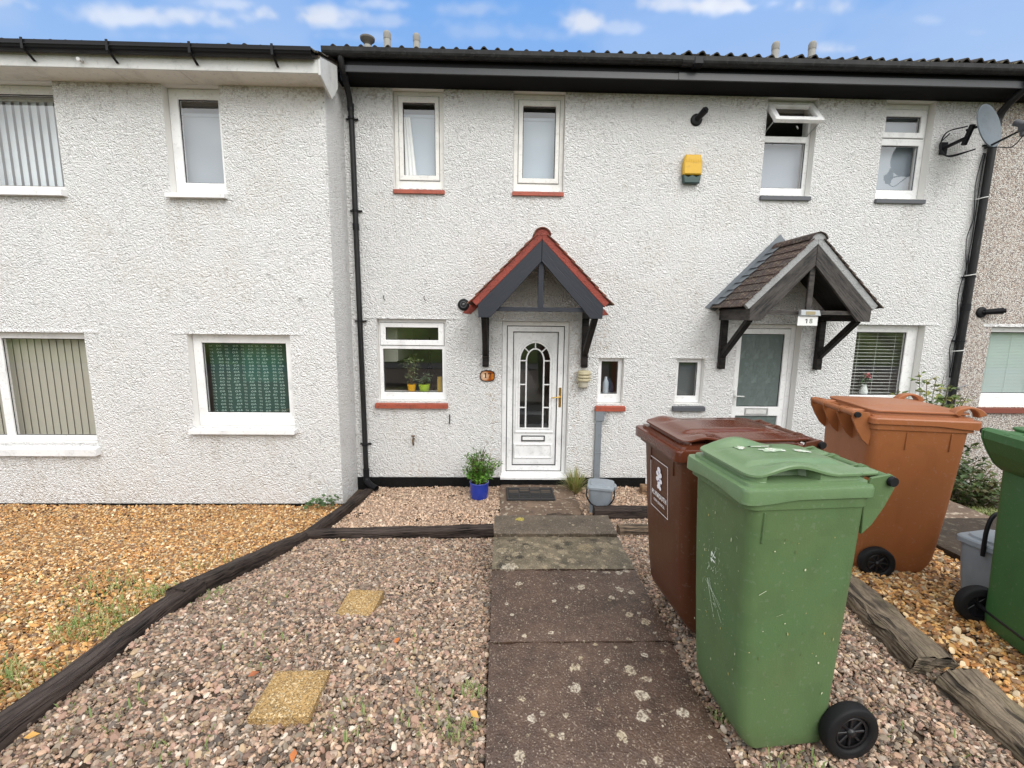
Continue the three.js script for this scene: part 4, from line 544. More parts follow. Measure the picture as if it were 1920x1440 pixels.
timber('short black sleeper end at the far lower left corner', [-2.75, 0.79, 4.52], [-2.13, 0.775, 4.33], 0.12, 0.13, M.sleeper, 9);
tag(part('brick', uvm(cbox(1.9, 2.1, 0.0, 0.13, 0.2, 0.31, 0.006), 3), std(0.30, 0.19, 0.11, 0.85, { map: grainC }), scene), 'tan brick standing by the plinth left of the brown bin', 'brick');
// ---------- wheeled bins ----------
const scuffH = tex(512, 512, (u, v) => { const a = vn(u * 200, v * 200, 200, 501), b = fbm(u, v, 12, 503, 4); return 0.5 + 0.3 * (a - 0.5) + 0.4 * (b - 0.5); });
const binMat = (rgb, seed, rough, fade) => { const t = tex(512, 512, (u, v) => { const a = fbm(u, v, 5, seed, 5), b = fbm(u, v * 0.5, 14, seed + 2, 3), c = fbm(u, v, 60, seed + 4, 2); const f = clamp(0.5 + 1.1 * (a - 0.5)) * fade, s = sstep(0.76, 0.82, c) * 0.10, d = sstep(0.5, 0.75, b) * 0.13; return rgb.map((x, i) => lerp(lerp(x, x * 0.75 + [0.055, 0.045, 0.02][i], f) * (1 - d * 0.6), 0.5, s * 0.5)); }, true); return new THREE.MeshPhysicalMaterial({ map: t, roughness: rough, specularIntensity: 0.75, bumpMap: scuffH, bumpScale: 0.0009 }); };
// rounded-rectangle loop: points in order, same count for every call
function loop(hw, zb, zf, r, y, n = 6, m = 5) { const o = [], C = [[hw - r, zf - r, 0], [-hw + r, zf - r, 1], [-hw + r, zb + r, 2], [hw - r, zb + r, 3]]; for (let c = 0; c < 4; c++) { const [cx, cz, q] = C[c]; for (let i = 0; i <= n; i++) { const a = Math.PI / 2 * (q + i / n); o.push([cx + r * Math.cos(a), y, cz + r * Math.sin(a)]); } const nx = C[(c + 1) % 4], e = o[o.length - 1], a2 = Math.PI / 2 * nx[2], f = [nx[0] + r * Math.cos(a2), y, nx[1] + r * Math.sin(a2)]; for (let i = 1; i < m; i++) o.push([lerp(e[0], f[0], i / m), y, lerp(e[2], f[2], i / m)]); } return o; }
function loft(loops, capTop, capBot, crease = 0.6) { const P = [], n = loops[0].length; const t = (a, b, c) => P.push(...a, ...b, ...c); for (let k = 0; k + 1 < loops.length; k++) for (let i = 0; i < n; i++) { const j = (i + 1) % n, a = loops[k][i], b = loops[k][j], c = loops[k + 1][i], d = loops[k + 1][j]; t(a, c, b); t(b, c, d); } const cap = (L, up) => { const c = [0, 0, 0]; L.forEach(p => p.forEach((v, i) => c[i] += v / n)); for (let i = 0; i < n; i++) { const j = (i + 1) % n; up ? t(L[i], c, L[j]) : t(L[j], c, L[i]); } }; if (capTop) cap(loops[loops.length - 1], true); if (capBot) cap(loops[0], false); const g = new THREE.BufferGeometry(); g.setAttribute('position', new THREE.Float32BufferAttribute(P, 3)); g.computeVertexNormals(); return uvm(toCreasedNormals(g, crease), 1.1); }
const tyreM = dull(0.010, 0.010, 0.011, 0.6, 0.4), hubM = dull(0.012, 0.012, 0.014, 0.3, 0.7);
function wheel(parent, x, y, z, R, w, s) { // disc across x, outer face towards s
  const g = grp('wheel', parent), o = (geo) => { geo.rotateZ(-Math.PI / 2 * s); geo.translate(x, y, z); return geo; };
  part('tyre', o(lathe([[R * 0.62, -w / 2], [R * 0.92, -w / 2], [R, -w * 0.3], [R, w * 0.3], [R * 0.93, w / 2], [R * 0.72, w / 2], [R * 0.66, w * 0.40], [R * 0.62, w * 0.28], [R * 0.62, -w / 2]], 40)), tyreM, g);
  const hub = [lathe([[0.001, w * 0.1], [R * 0.6, w * 0.06], [R * 0.6, -w * 0.3]], 32), lathe([[0.001, w * 0.42], [R * 0.14, w * 0.40], [R * 0.17, w * 0.1]], 20), lathe([[R * 0.52, w * 0.28], [R * 0.60, w * 0.34], [R * 0.625, w * 0.1]], 36)];
  for (let k = 0; k < 8; k++) { const b = cbox(R * 0.12, R * 0.56, w * 0.04, w * 0.24, -0.005, 0.005, 0.002); b.rotateY(k * Math.PI / 4); hub.push(b); }
  part('rim', o(merge(hub)), hubM, g);
}
function makeBin(name, label, o) {
  const { W, D, H, pos, yaw } = o, b = thing(name, label, 'wheelie bin', 'wheeled refuse bins in the front gardens', pos, yaw), m = o.mat, lm = o.lidMat || m, hw = W / 2, hd = D / 2;
  const S = [[0.022, .38, -.425, .21, .03], [0.05, .395, -.44, .26, .035], [0.09, .405, -.447, .30, .04], [0.14, .41, -.45, .33, .045], [0.25, .418, -.453, .352, .05], [0.5, .437, -.46, .382, .05], [0.75, .455, -.467, .405, .05], [H - 0.09, .468, -.47, .422, .045]];
  part('body', loft([...S.map(s => loop(s[1] * W, s[2] * D, s[3] * D, s[4], s[0])), loop(.47 * W, -.472 * D, .426 * D, .045, H - 0.078), loop(.482 * W, -.482 * D, .465 * D, .045, H - 0.075), loop(.482 * W, -.482 * D, .465 * D, .045, H - 0.02), loop(.45 * W, -.45 * D, .45 * D, .04, H - 0.018)], false, true, 0.5), m, b);
  // gussets under the rim
  const ribs = []; for (const [s, z] of o.ribs || [[-1, .25], [-1, -.15], [1, .25], [1, -.15]]) ribs.push(cbox(s * .466 * W - 0.006, s * .466 * W + 0.006, H - 0.20, H - 0.085, z * D - 0.003, z * D + 0.003, 0.002)); if (!o.ribs) for (const x of [-.25, .25]) ribs.push(cbox(x * W - 0.003, x * W + 0.003, H - 0.17, H - 0.085, .415 * D - 0.002, .415 * D + 0.008, 0.002)); part('rib', ribs, m, b);
  // lid: skirt, step, shoulder, shaped top
  const drop = (L, k) => L.map(p => [p[0], p[1] - k * sstep(.05 * D, .42 * D, p[2]) * (0.35 + 0.65 * sstep(0.1, 0.5, Math.abs(p[0]) / W * 1.2)), p[2]]);
  const brow = (x, z) => o.brow ? sstep(0.5, 0.9, Math.abs(x) / (.44 * W)) * sstep(o.browL ?? 0.42, 0.0, Math.abs(z / hd - (o.scoopV ?? 0.1))) : 0, dip = z => o.brow ? sstep((o.browL ?? 0.42) * 0.62, (o.browL ?? 0.42) * 0.42, Math.abs(z / hd - (o.scoopV ?? 0.1))) : 0;
  const topH = (x, z) => { const u = x / hw, v = z / hd; let y = 0.044 + 0.012 * sstep(0.95, 0.4, Math.abs(u)) * sstep(0.95, 0.3, Math.abs(v)); y += (o.flatLid ? 0.003 : 0.012) * sstep(0.5, 0.36, Math.abs(u)) * sstep(0.75, 0.6, v) * sstep(-0.9, -0.7, v); y -= 0.004 * sstep(0.55, 0.8, v); return y + (o.brow || 0) * brow(x, z); };
  const L2 = (kx, zb, zf, r, y) => loop(kx * W, zb * D, zf * D, r, y, 6, 18), side = p => sstep(0.30, 0.40, Math.abs(p[0]) / W);
  const rings = [drop(loop(.5 * W, -.5 * D, .5 * D, .032, H - 0.038, 6, 18), 0.016), L2(.5, -.5, .5, .032, H - 0.008), L2(.494, -.494, .494, .03, H), L2(.46, -.475, .452, .028, H + 0.001), L2(.456, -.472, .447, .028, H + 0.013), L2(.428, -.465, .418, .05, H + 0.016)];
  const push = (kx, zb, zf, r, y, inn, up) => L2(kx, zb, zf, r, y).map(p => { const w = side(p) * dip(p[2]), q = side(p) * brow(Math.sign(p[0]) * .44 * W, p[2]); return [p[0] - Math.sign(p[0]) * inn * w, p[1] + up * q, p[2]]; });
  rings.push(push(.426, -.464, .416, .052, H + 0.018, 0.06, 0), push(.424, -.463, .414, .053, H + 0.030, 0.07, (o.brow || 0) * 0.6), push(.448, -.47, .44, .055, H + 0.034, 0.0, (o.brow || 0) * 0.9), push(.447, -.469, .438, .055, H + 0.041, 0, (o.brow || 0) * 0.96));
  for (let k = 0; k <= 14; k++) { const f = 1 - k / 14.6; rings.push(L2(.44 * f, -.463 * f, .43 * f, .055 * f, 0).map(p => [p[0], H + topH(p[0], p[2]), p[2]])); }
  part('lid', loft(rings, true, false, 0.42), lm, b);
  // lifting loops on both sides of the lid
  const hv = (o.scoopV ?? 0.1) * hd, hl = o.loopL ?? 0.13, hh = o.loopH ?? 0.05, loops = [];
  if (!o.brow) for (const s of [-1, 1]) {
    const N = 22, yo = t => 0.008 + hh * Math.sin(t) ** 1.2, pts = [];
    for (let i = 0; i <= N; i++) { const t = Math.PI * i / N; pts.push([-Math.cos(t) * (hl + 0.04), yo(t) + 0.004]); }
    for (let i = N; i >= 0; i--) { const t = Math.PI * i / N; pts.push([-Math.cos(t) * (hl + 0.0), Math.max(-0.008, yo(t) - 0.011 - 0.0 * t)]); }
    const g = ext(pts, -0.028, 0.056, 0.005); g.rotateY(Math.PI / 2); g.translate(s * (.428 * W - 0.012), H + 0.022, hv); loops.push(part('lid_handle', uvm(toCreasedNormals(g, 0.6)), lm, b));
  }
  // hinge: handle bar across the back, plates below it
  const zb = -hd - 0.07, yb = H + 0.01;
  part('handle', [cyl([-.44 * W, yb, zb], [.44 * W, yb, zb], 0.019, 0.019, 18), ...[-.16, .16].map(x => cyl([x * W - 0.012, yb, zb], [x * W + 0.012, yb, zb], 0.023, 0.023, 18))], m, b);
  for (const s of [-1, 1]) part('end_cap', cyl([s * .44 * W, yb, zb], [s * (.44 * W + 0.014), yb, zb], 0.019, 0.017, 18), tyreM, b);
  const plate = (x, t) => { const g = ext([[hd * .90, -0.06], [hd * .93, -0.20], [hd + 0.02, -0.165], [hd + 0.06, -0.10], [-zb + 0.022, -0.03], [-zb + 0.024, 0.01], [-zb, 0.024], [hd * 0.98, 0.012]], -t / 2, t, 0.002); g.rotateY(Math.PI / 2); g.translate(x, yb, 0); return g; };
  for (const x of [-.42, .42]) part('hinge_plate', uvm(plate(x * W, 0.012)), m, b);
  if (o.solidBack) part('back_shell', uvm(plate(0, .80 * W)), m, b); else part('web', [-.14, .14].map(x => uvm(plate(x * W, 0.006))), m, b);
  part('hinge_arm', [-.27, .27].map(x => cbox(x * W - 0.03, x * W + 0.03, H + 0.012, H + 0.03, zb, -hd * 0.86, 0.006)), lm, b);
  const R = o.R || 0.1, wz = (o.wz ?? -.40) * D, wx = .47 * W; for (const s of [-1, 1]) wheel(b, s * wx, R - 0.002, wz - 0.02, R, 0.055, s); part('axle', cyl([-wx, R, wz - 0.02], [wx, R, wz - 0.02], 0.012), hubM, b);
  return { b, W, D, H, topH };
}
const greenFaded = binMat([0.082, 0.152, 0.062], 511, 0.45, 0.7), greenLid = binMat([0.122, 0.20, 0.096], 521, 0.3, 0.3), brownM = binMat([0.082, 0.024, 0.011], 531, 0.34, 0.25), brownLid = binMat([0.10, 0.027, 0.014], 541, 0.1, 0.1), orangeM = binMat([0.285, 0.095, 0.031], 551, 0.5, 0.3), orangeLid = binMat([0.31, 0.108, 0.042], 561, 0.35, 0.2), greenDeep = binMat([0.036, 0.118, 0.036], 571, 0.42, 0.2);
const gb = makeBin('wheelie_bin', 'faded green wheelie bin with torn sticker scraps on its lid, nearest the viewer', { W: 0.425, D: 0.50, H: 1.095, wz: -.50, pos: [1.066, 0.668, 4.335], ribs: [[1, .33]], yaw: -85.1 * Math.PI / 180, mat: greenFaded, lidMat: greenLid, R: 0.11, brow: 0.036, browL: 0.66, scoopV: 0.2 });
const bb = makeBin('wheelie_bin', 'dark brown wheelie bin with white lettered label, behind the faded green bin', { W: 0.545, D: 0.70, H: 1.045, pos: [1.165, 0.672, 3.662], yaw: -85.2 * Math.PI / 180, mat: brownM, lidMat: brownLid, brow: 0.018, browL: 0.30, scoopV: 0.55 });
makeBin('wheelie_bin', 'orange brown wheelie bin turned with its hinge and wheel towards the viewer', { W: 0.62, D: 0.615, H: 1.07, pos: [2.685, 0.675, 3.06], yaw: 80 * Math.PI / 180, mat: orangeM, lidMat: orangeLid, flatLid: true, wz: -.24, loopL: 0.05, loopH: 0.05, scoopV: 0.8, scoop: 0.0, R: 0.105 });
makeBin('wheelie_bin', 'deep green wheelie bin cut off by the right edge of the view', { W: 0.5, D: 0.6, H: 1.07, pos: [2.845, 0.70, 4.075], yaw: 78 * Math.PI / 180, mat: greenDeep, flatLid: true, solidBack: true, loopL: 0.05, loopH: 0.05, scoopV: 0.8, scoop: 0, R: 0.105 });
// white label printed on the front of the brown bin
{
  const t = canvasTex(512, 640, (c, w, h) => { c.clearRect(0, 0, w, h); c.strokeStyle = '#e9e6e4'; c.fillStyle = '#efedf2'; c.lineWidth = 9; c.strokeRect(12, 12, w - 24, h - 24); for (const [x, y, r] of [[256, 120, 46], [214, 170, 36], [300, 172, 38], [256, 210, 44], [206, 240, 34], [308, 246, 36], [256, 290, 42], [230, 330, 30], [286, 334, 32]]) { c.beginPath(); c.ellipse(x, y, r, r * 0.8, 0, 0, 7); c.fill(); } c.fillStyle = '#6c6fb5'; for (const [x, y] of [[236, 150], [280, 220], [236, 262]]) { c.beginPath(); c.ellipse(x, y, 13, 9, 0.5, 0, 7); c.fill(); } c.fillStyle = '#f1eeee'; c.textAlign = 'center'; c.font = 'bold 84px sans-serif'; c.fillText('PLYMOUTH', 256, 470, 430); c.font = 'bold 46px sans-serif'; c.fillText('CITY COUNCIL', 256, 545, 360); });
  const g = new THREE.PlaneGeometry(0.225, 0.30), m = new THREE.MeshStandardMaterial({ map: t, alphaTest: 0.5, roughness: 0.5 });
  const tl = 0.023 * bb.D / 0.25; g.rotateX(Math.atan(tl) * 1.0); const y = 0.755; const zf = lerp(.382, .405, (y - 0.5) / 0.25) * bb.D; g.translate(-0.03, y, zf + 0.004); part('label', g, m, bb.b);
}
{ // worn print and scratches on the green bin
  const r = rng(88), t = canvasTex(256, 512, (c, w, h) => { c.clearRect(0, 0, w, h); c.save(); c.translate(120, 200); c.rotate(-1.45); c.fillStyle = '#e8eee8'; c.font = 'bold 54px sans-serif'; c.fillText('17', 30, 10, 90); c.restore(); c.strokeStyle = 'rgba(215,228,210,1)'; for (let i = 0; i < 26; i++) { c.lineWidth = 0.8 + r() * 2.2; const x = 60 + r() * 120, y = 60 + r() * 150; c.beginPath(); c.moveTo(x, y); c.lineTo(x + (r() - 0.5) * 26, y + 8 + r() * 22); c.stroke(); } c.lineWidth = 1.6; for (let i = 0; i < 6; i++) { c.beginPath(); c.moveTo(50 + r() * 40, 260 + r() * 40); c.lineTo(130 + r() * 100, 340 + r() * 120); c.stroke(); } for (let i = 0; i < 60; i++) { c.fillStyle = '#cfd8c4'; c.fillRect(20 + r() * 220, r() * 500, 1 + r() * 3, 1 + r() * 4); } c.globalCompositeOperation = 'destination-out'; for (let i = 0; i < 260; i++) { c.beginPath(); c.arc(r() * w, r() * h, 1 + r() * 5, 0, 7); c.fill(); } });
  const g = new THREE.PlaneGeometry(0.2, 0.4), m = new THREE.MeshStandardMaterial({ map: t, alphaTest: 0.5, roughness: 0.6 }); const tl = 0.023 * gb.D / 0.25; g.rotateX(Math.atan(tl)); g.translate(-0.01, 0.63, lerp(.382, .405, 0.13 / 0.25) * gb.D + 0.005); part('worn_marking', g, m, gb.b);
  // dried splashes and scuffs on its front and near side
  const splash = (seed, n) => canvasTex(256, 640, (c, w, h) => { const k = rng(seed); c.clearRect(0, 0, w, h); for (let i = 0; i < n; i++) { c.fillStyle = ['#a79a5c', '#8f8f55', '#c2c4a4', '#5d6a3c'][Math.floor(k() * 4)]; const x = k() * w, y = h * k(); c.beginPath(); c.ellipse(x, y, 0.8 + k() * 1.6, 1 + k() ** 3 * 7, (k() - 0.5) * 0.5, 0, 7); c.fill(); } c.strokeStyle = '#b9c4a6'; for (let i = 0; i < n / 14; i++) { c.lineWidth = 0.7 + k() * 1.2; const x = k() * w, y = k() * h, a = k() * 6.28, l = 5 + k() * 22; c.beginPath(); c.moveTo(x, y); c.lineTo(x + Math.cos(a) * l, y + Math.sin(a) * l); c.stroke(); } });
  const sg = new THREE.PlaneGeometry(0.30, 0.74); sg.rotateX(Math.atan(tl)); sg.translate(0, 0.56, lerp(.352, .382, 0.31 / 0.25) * gb.D + 0.0035); part('dirt_splash', sg, new THREE.MeshStandardMaterial({ map: splash(91, 90), alphaTest: 0.5, roughness: 0.8 }), gb.b);
  const tx = (.455 - .437) * gb.W / 0.25, s2 = new THREE.PlaneGeometry(0.36, 0.72); s2.rotateY(Math.PI / 2); s2.rotateZ(-Math.atan(tx)); s2.translate(lerp(.437, .455, 0.08 / 0.25) * gb.W + 0.004, 0.58, 0.0); part('dirt_splash', s2, new THREE.MeshStandardMaterial({ map: splash(93, 34), alphaTest: 0.5, roughness: 0.8 }), gb.b);
  const scrapT = tex(256, 256, (u, v) => { const a = vn(u * 60, v * 24, 60, 801, 24), b = fbm(u, v, 12, 803, 4); return a > 0.7 ? [0.35, 0.48, 0.36] : b > 0.6 ? [0.55, 0.66, 0.5] : b < 0.4 ? [0.7, 0.55, 0.5] : [0.85, 0.86, 0.82]; }, true); scrapT.repeat.set(5, 5);
  // scraps of torn sticker lying on the lid
  const sm2 = new THREE.MeshStandardMaterial({ color: new THREE.Color(0.62, 0.64, 0.58), map: scrapT, roughness: 0.8 }), q = rng(19), sh = (cx, cz, rx, rz) => { const n = 26, P = [], c = [cx, gb.H + gb.topH(cx, cz) + 0.0025, cz], ps = []; for (let i = 0; i < n; i++) { const a = i / n * 6.283, k = 0.7 + 0.45 * q(); const x = cx + Math.cos(a) * rx * k, z = cz + Math.sin(a) * rz * k; ps.push([x, gb.H + gb.topH(x, z) + 0.0025, z]); } for (let i = 0; i < n; i++) P.push(...c, ...ps[(i + 1) % n], ...ps[i]); const g2 = new THREE.BufferGeometry(); g2.setAttribute('position', new THREE.Float32BufferAttribute(P, 3)); g2.computeVertexNormals(); return uvm(g2); };
  for (const [x, z, a, b] of [[-0.085, 0.0, 0.026, 0.055], [-0.02, -0.01, 0.026, 0.055], [-0.07, 0.10, 0.034, 0.02], [-0.01, -0.125, 0.02, 0.04], [-0.10, 0.075, 0.012, 0.012]]) part('sticker_scrap', sh(x, z, a, b), sm2, gb.b);
}
// grey food caddies
function makeCaddy(label, pos, yaw, W, H, up) {
  const c = thing('food_caddy', label, 'food caddy', null, pos, yaw), grey = binMat([0.25, 0.28, 0.31], 581, 0.45, 0.0), h = W / 2;
  part('body', loft([loop(h * .74, -h * .74, h * .74, .03, 0.003), loop(h * .76, -h * .76, h * .76, .035, 0.03), loop(h * .80, -h * .80, h * .80, .035, 0.10), loop(h * .81, -h * .81, h * .81, .035, 0.105), loop(h * .93, -h * .93, h * .93, .04, H - 0.02), loop(h * .98, -h * .98, h * .98, .04, H - 0.015), loop(h * .98, -h * .98, h * .98, .04, H)], true, true, 0.5), grey, c);
  part('lid', loft([loop(h * 1.03, -h * 1.03, h * 1.03, .04, H - 0.018), loop(h * 1.03, -h * 1.03, h * 1.03, .04, H + 0.008), loop(h * .98, -h * .98, h * .98, .04, H + 0.016), loop(h * .82, -h * .82, h * .82, .05, H + 0.020), loop(h * .78, -h * .78, h * .78, .05, H + 0.032), loop(h * .6, -h * .6, h * .6, .05, H + 0.036)], true, false, 0.5), grey, c);
  part('latch', cbox(h * 0.92, h * 1.22, H - 0.05, H + 0.02, -0.05, 0.05, 0.02), grey, c);
  const k = 1.06 * h, pts = up ? [[-k, H - 0.05, 0], [-k, H + 0.12, 0], [-k * .8, H + 0.19, 0], [0, H + 0.205, 0], [k * .8, H + 0.19, 0], [k, H + 0.12, 0], [k, H - 0.05, 0]] : [[-k, H - 0.04, 0], [-k, H - 0.06, h * 0.6], [-k * .97, H - 0.10, h * 1.0], [-k * .6, H - 0.19, h * 1.01], [0, H - 0.22, h * 0.99], [k * .6, H - 0.19, h * 1.01], [k * .97, H - 0.10, h * 1.0], [k, H - 0.06, h * 0.6], [k, H - 0.04, 0]];
  part('handle', tube(pts, up ? 0.011 : 0.009, 50, 8), M.black, c);
  return c;
}
makeCaddy('small grey food caddy by the doorstep beside the grassy tuft', [1.2, 0.02, 0.92], -0.25, 0.30, 0.37, false);
makeCaddy('grey food caddy with raised black handle beside the deep green bin', [2.94, 0.70, 3.62], 0.2, 0.30, 0.36, true);

// ---------- fittings on the walls ----------
const ang = a => a * Math.PI / 180;
function ventPipe(label, x, y1, z, cap) { const y0 = eaveY(z) - 0.05, v = thing('vent_pipe', label, 'vent pipe', cap ? null : null, [x, 0, z]), g = std(0.42, 0.41, 0.38, 0.8, { map: grime }); part('pipe', cyl([0, y0, 0], [0, y1 - 0.1, 0], 0.052), g, v); part('collar', lathe([[0.053, y1 - 0.30], [0.085, y1 - 0.285], [0.085, y1 - 0.265], [0.053, y1 - 0.25]], 20), g, v); part('cap', cap ? lathe([[0.05, y1 - 0.1], [0.062, y1 - 0.07], [0.105, y1 - 0.03], [0.11, y1], [0.0, y1 + 0.012]], 24) : lathe([[0.056, y1 - 0.12], [0.058, y1 - 0.05], [0.045, y1 - 0.015], [0.02, y1], [0, y1 + 0.003]], 20), cap ? std(0.10, 0.09, 0.08, 0.9) : std(0.25, 0.24, 0.22, 0.9), v); }
ventPipe('squat flat-capped vent pipe, leftmost on the roof', -2.055, 6.50, -1.5, true);
ventPipe('slim domed vent pipe next to the flat-capped one', -1.757, 6.61, -1.5, false);
ventPipe('slim domed vent pipe, third from the left on the roof', -1.316, 6.585, -1.5, false);
ventPipe('slim grey vent pipe on the right roof, left of its pair', 4.20, 6.605, -1.5, false);
ventPipe('slim grey vent pipe on the right roof, right of its pair', 4.775, 6.625, -1.5, false);
{ // satellite dish
  const d = thing('satellite_dish', 'grey satellite dish on a bracket at the top of the right downpipe', 'satellite dish'), grey = std(0.14, 0.17, 0.195, 0.65, { map: grime });
  const n = new THREE.Vector3(0.32, 0.22, 0.92).normalize(), q = new THREE.Quaternion().setFromUnitVectors(new THREE.Vector3(0, 1, 0), n), C = [5.80, 4.67, 0.33];
  const bowl = []; for (let i = 0; i <= 12; i++) { const r = 0.255 * i / 12; bowl.push([Math.max(r, 0.0005), r * r * 0.95]); } bowl.push([0.265, 0.064], [0.266, 0.052]); for (let i = 12; i >= 0; i--) { const r = 0.26 * i / 12; bowl.push([Math.max(r, 0.0005), r * r * 0.95 - 0.008]); }
  const g = lathe(bowl, 44); g.scale(0.92, 1, 1.02); g.applyQuaternion(q); g.translate(...C); part('dish', toCreasedNormals(g, 0.5), grey, d);
  part('bracket', [bar([5.64, 4.55, 0.0], [5.70, 4.60, 0.26], 0.035, 0.035), bar([5.70, 4.52, 0.22], [5.73, 4.74, 0.27], 0.05, 0.04, [1, 0, 0]), cbox(5.60, 5.70, 4.48, 4.63, 0.003, 0.015, 0.002), cyl([5.73, 4.7, 0.2], [5.76, 4.7, 0.33], 0.015)], M.black, d);
  part('arm', bar([5.83, 4.435, 0.36], [5.83, 4.50, 0.76], 0.025, 0.018), M.black, d);
  part('receiver', [cbox(5.79, 5.88, 4.47, 4.56, 0.72, 0.82, 0.015), cyl([5.83, 4.54, 0.76], [5.81, 4.60, 0.68], 0.032, 0.036), cbox(5.80, 5.87, 4.42, 4.48, 0.74, 0.79, 0.01)], std(0.05, 0.05, 0.055, 0.5), d);
  part('cable', [tube([[5.83, 4.42, 0.76], [5.84, 4.35, 0.66], [5.84, 4.40, 0.5], [5.82, 4.44, 0.36]], 0.006, 24, 6), tube([[5.78, 4.45, 0.3], [5.62, 4.42, 0.12], [5.56, 4.56, 0.06], [5.60, 4.72, 0.08], [5.72, 4.74, 0.22]], 0.008, 30, 6), tube([[5.76, 4.44, 0.3], [5.60, 4.44, 0.1], [5.545, 4.58, 0.06], [5.62, 4.70, 0.1]], 0.007, 30, 6)], M.black, d);
}
{ // alarm box
  const a = thing('alarm_box', 'yellow and dark green burglar alarm box high on the white wall', 'alarm box', null, [2.4, 0, 0]), y0 = 4.06, y1 = 4.40, ye = std(0.78, 0.46, 0.02, 0.4, { map: grime }), gr = std(0.02, 0.055, 0.05, 0.4);
  part('box', ext([[-0.112, y0 + 0.1], [0.112, y0 + 0.1], [0.118, y0 + 0.16], [0.118, y1 - 0.09], [0.095, y1], [-0.095, y1], [-0.118, y1 - 0.09], [-0.118, y0 + 0.16]], 0.003, 0.075, 0.014), ye, a);
  part('base', ext([[-0.098, y0], [0.098, y0], [0.114, y0 + 0.105], [0.055, y0 + 0.075], [0, y0 + 0.10], [-0.055, y0 + 0.075], [-0.114, y0 + 0.105]], 0.004, 0.07, 0.008), gr, a);
  part('grille', [cbox(-0.082, 0.082, y1 - 0.042, y1 - 0.012, 0.055, 0.074, 0.003)], M.black, a); part('fin', [-4, -3, -2, -1, 0, 1, 2, 3, 4].map(i => cbox(i * 0.022 - 0.006, i * 0.022 + 0.006, y1 - 0.095, y1 - 0.055, 0.07, 0.082, 0.003)), ye, a);
}
function spotlight(label, x, y, dx, dy, dz) { const s = thing('wall_spotlight', label, 'wall light', null, [x, y, 0]); part('base', lathe([[0.0, 0.03], [0.06, 0.028], [0.072, 0.014], [0.074, 0.0]], 24).rotateX(Math.PI / 2), M.black, s); part('lamp_head', [cyl([dx * 0.15, dy * 0.15, 0.03], [dx, dy, dz], 0.036, 0.042), cyl([dx, dy, dz], [dx * 1.12, dy * 1.12, dz * 1.12], 0.03, 0.03), cyl([0, 0, 0.02], [dx * 0.5, dy * 0.5, dz * 0.6], 0.02)], M.black, s); }
spotlight('small black spotlight high on the white wall above the yellow alarm box', 2.43, 4.83, 0.05, 0.06, 0.14);
spotlight('black wall light on pebble-dash beside the black downpipe', 6.50, 2.49, 0.16, 0.02, 0.13);
{ const r = thing('round_wall_light', 'round black wall light left of the red edged porch', 'wall light', null, [-0.498, 2.507, 0]); part('rim', lathe([[0.03, 0.03], [0.06, 0.035], [0.074, 0.022], [0.078, 0.0]], 28).rotateX(Math.PI / 2), M.black, r); part('lens', lathe([[0.0, 0.045], [0.02, 0.042], [0.03, 0.028]], 20).rotateX(Math.PI / 2), std(0.05, 0.05, 0.055, 0.2), r); part('coil', new THREE.TorusGeometry(0.038, 0.006, 8, 28).translate(0, 0, 0.04), std(0.07, 0.07, 0.075, 0.3), r); }
{ // cream lantern
  const l = thing('wall_lantern', 'cream louvred wall lantern right of the white door', 'wall light', null, [1.112, 0, 0.075]), cr = std(0.62, 0.55, 0.36, 0.5, { map: grime });
  for (let k = 0; k < 3; k++) part('louvre', lathe([[0.075, 1.515 + k * 0.043], [0.09, 1.528 + k * 0.043], [0.088, 1.552 + k * 0.043], [0.07, 1.552 + k * 0.043]], 26), cr, l);
  part('top', lathe([[0.088, 1.64], [0.08, 1.655], [0.04, 1.662], [0, 1.664]], 26), cr, l); part('glass', lathe([[0.0, 1.42], [0.05, 1.422], [0.055, 1.45], [0.055, 1.53]], 22), std(0.45, 0.42, 0.34, 0.3), l); part('foot', [cbox(-0.06, 0.06, 1.425, 1.52, -0.074, -0.03, 0.006), cbox(-0.05, -0.035, 1.44, 1.52, -0.03, 0.03, 0.003), cbox(0.035, 0.05, 1.44, 1.52, -0.03, 0.03, 0.003)], cr, l);
}
{ // oval number plaque 17
  const p = thing('number_plaque', 'oval glazed plaque numbered 17 left of the white door', 'house number', null, [-0.181, 1.567, 0]); const e = (a, b) => { const o = []; for (let i = 0; i < 40; i++) { const t = i / 40 * 6.283; o.push([Math.sign(Math.cos(t)) * Math.abs(Math.cos(t)) ** 0.7 * a, Math.sign(Math.sin(t)) * Math.abs(Math.sin(t)) ** 0.7 * b]); } return o; };
  part('rim', ext(e(0.102, 0.077), 0.003, 0.02, 0.004, [e(0.091, 0.066)]), std(0.03, 0.014, 0.01, 0.35), p);
  const t = canvasTex(256, 192, (c, w, h) => { const g = c.createRadialGradient(70, 100, 5, 70, 100, 110); g.addColorStop(0, '#d9c4ae'); g.addColorStop(0.7, '#b98c68'); g.addColorStop(1, '#8a4312'); c.fillStyle = g; c.fillRect(0, 0, w, h); c.fillStyle = '#b26a1c'; c.fillRect(200, 60, 60, 100); c.fillStyle = '#1d130e'; c.font = 'bold 130px serif'; c.textAlign = 'center'; c.fillText('17', 128, 134); c.beginPath(); c.arc(28, 100, 7, 0, 7); c.arc(230, 100, 7, 0, 7); c.fill(); });
  const g = new THREE.ShapeGeometry(new THREE.Shape(e(0.092, 0.067).map(q => new THREE.Vector2(...q)))), ps = g.attributes.position, uv = g.attributes.uv; for (let i = 0; i < ps.count; i++) uv.setXY(i, ps.getX(i) / 0.19 + 0.5, ps.getY(i) / 0.14 + 0.5); g.translate(0, 0, 0.012); part('face', g, new THREE.MeshPhysicalMaterial({ map: t, roughness: 0.2 }), p);
}
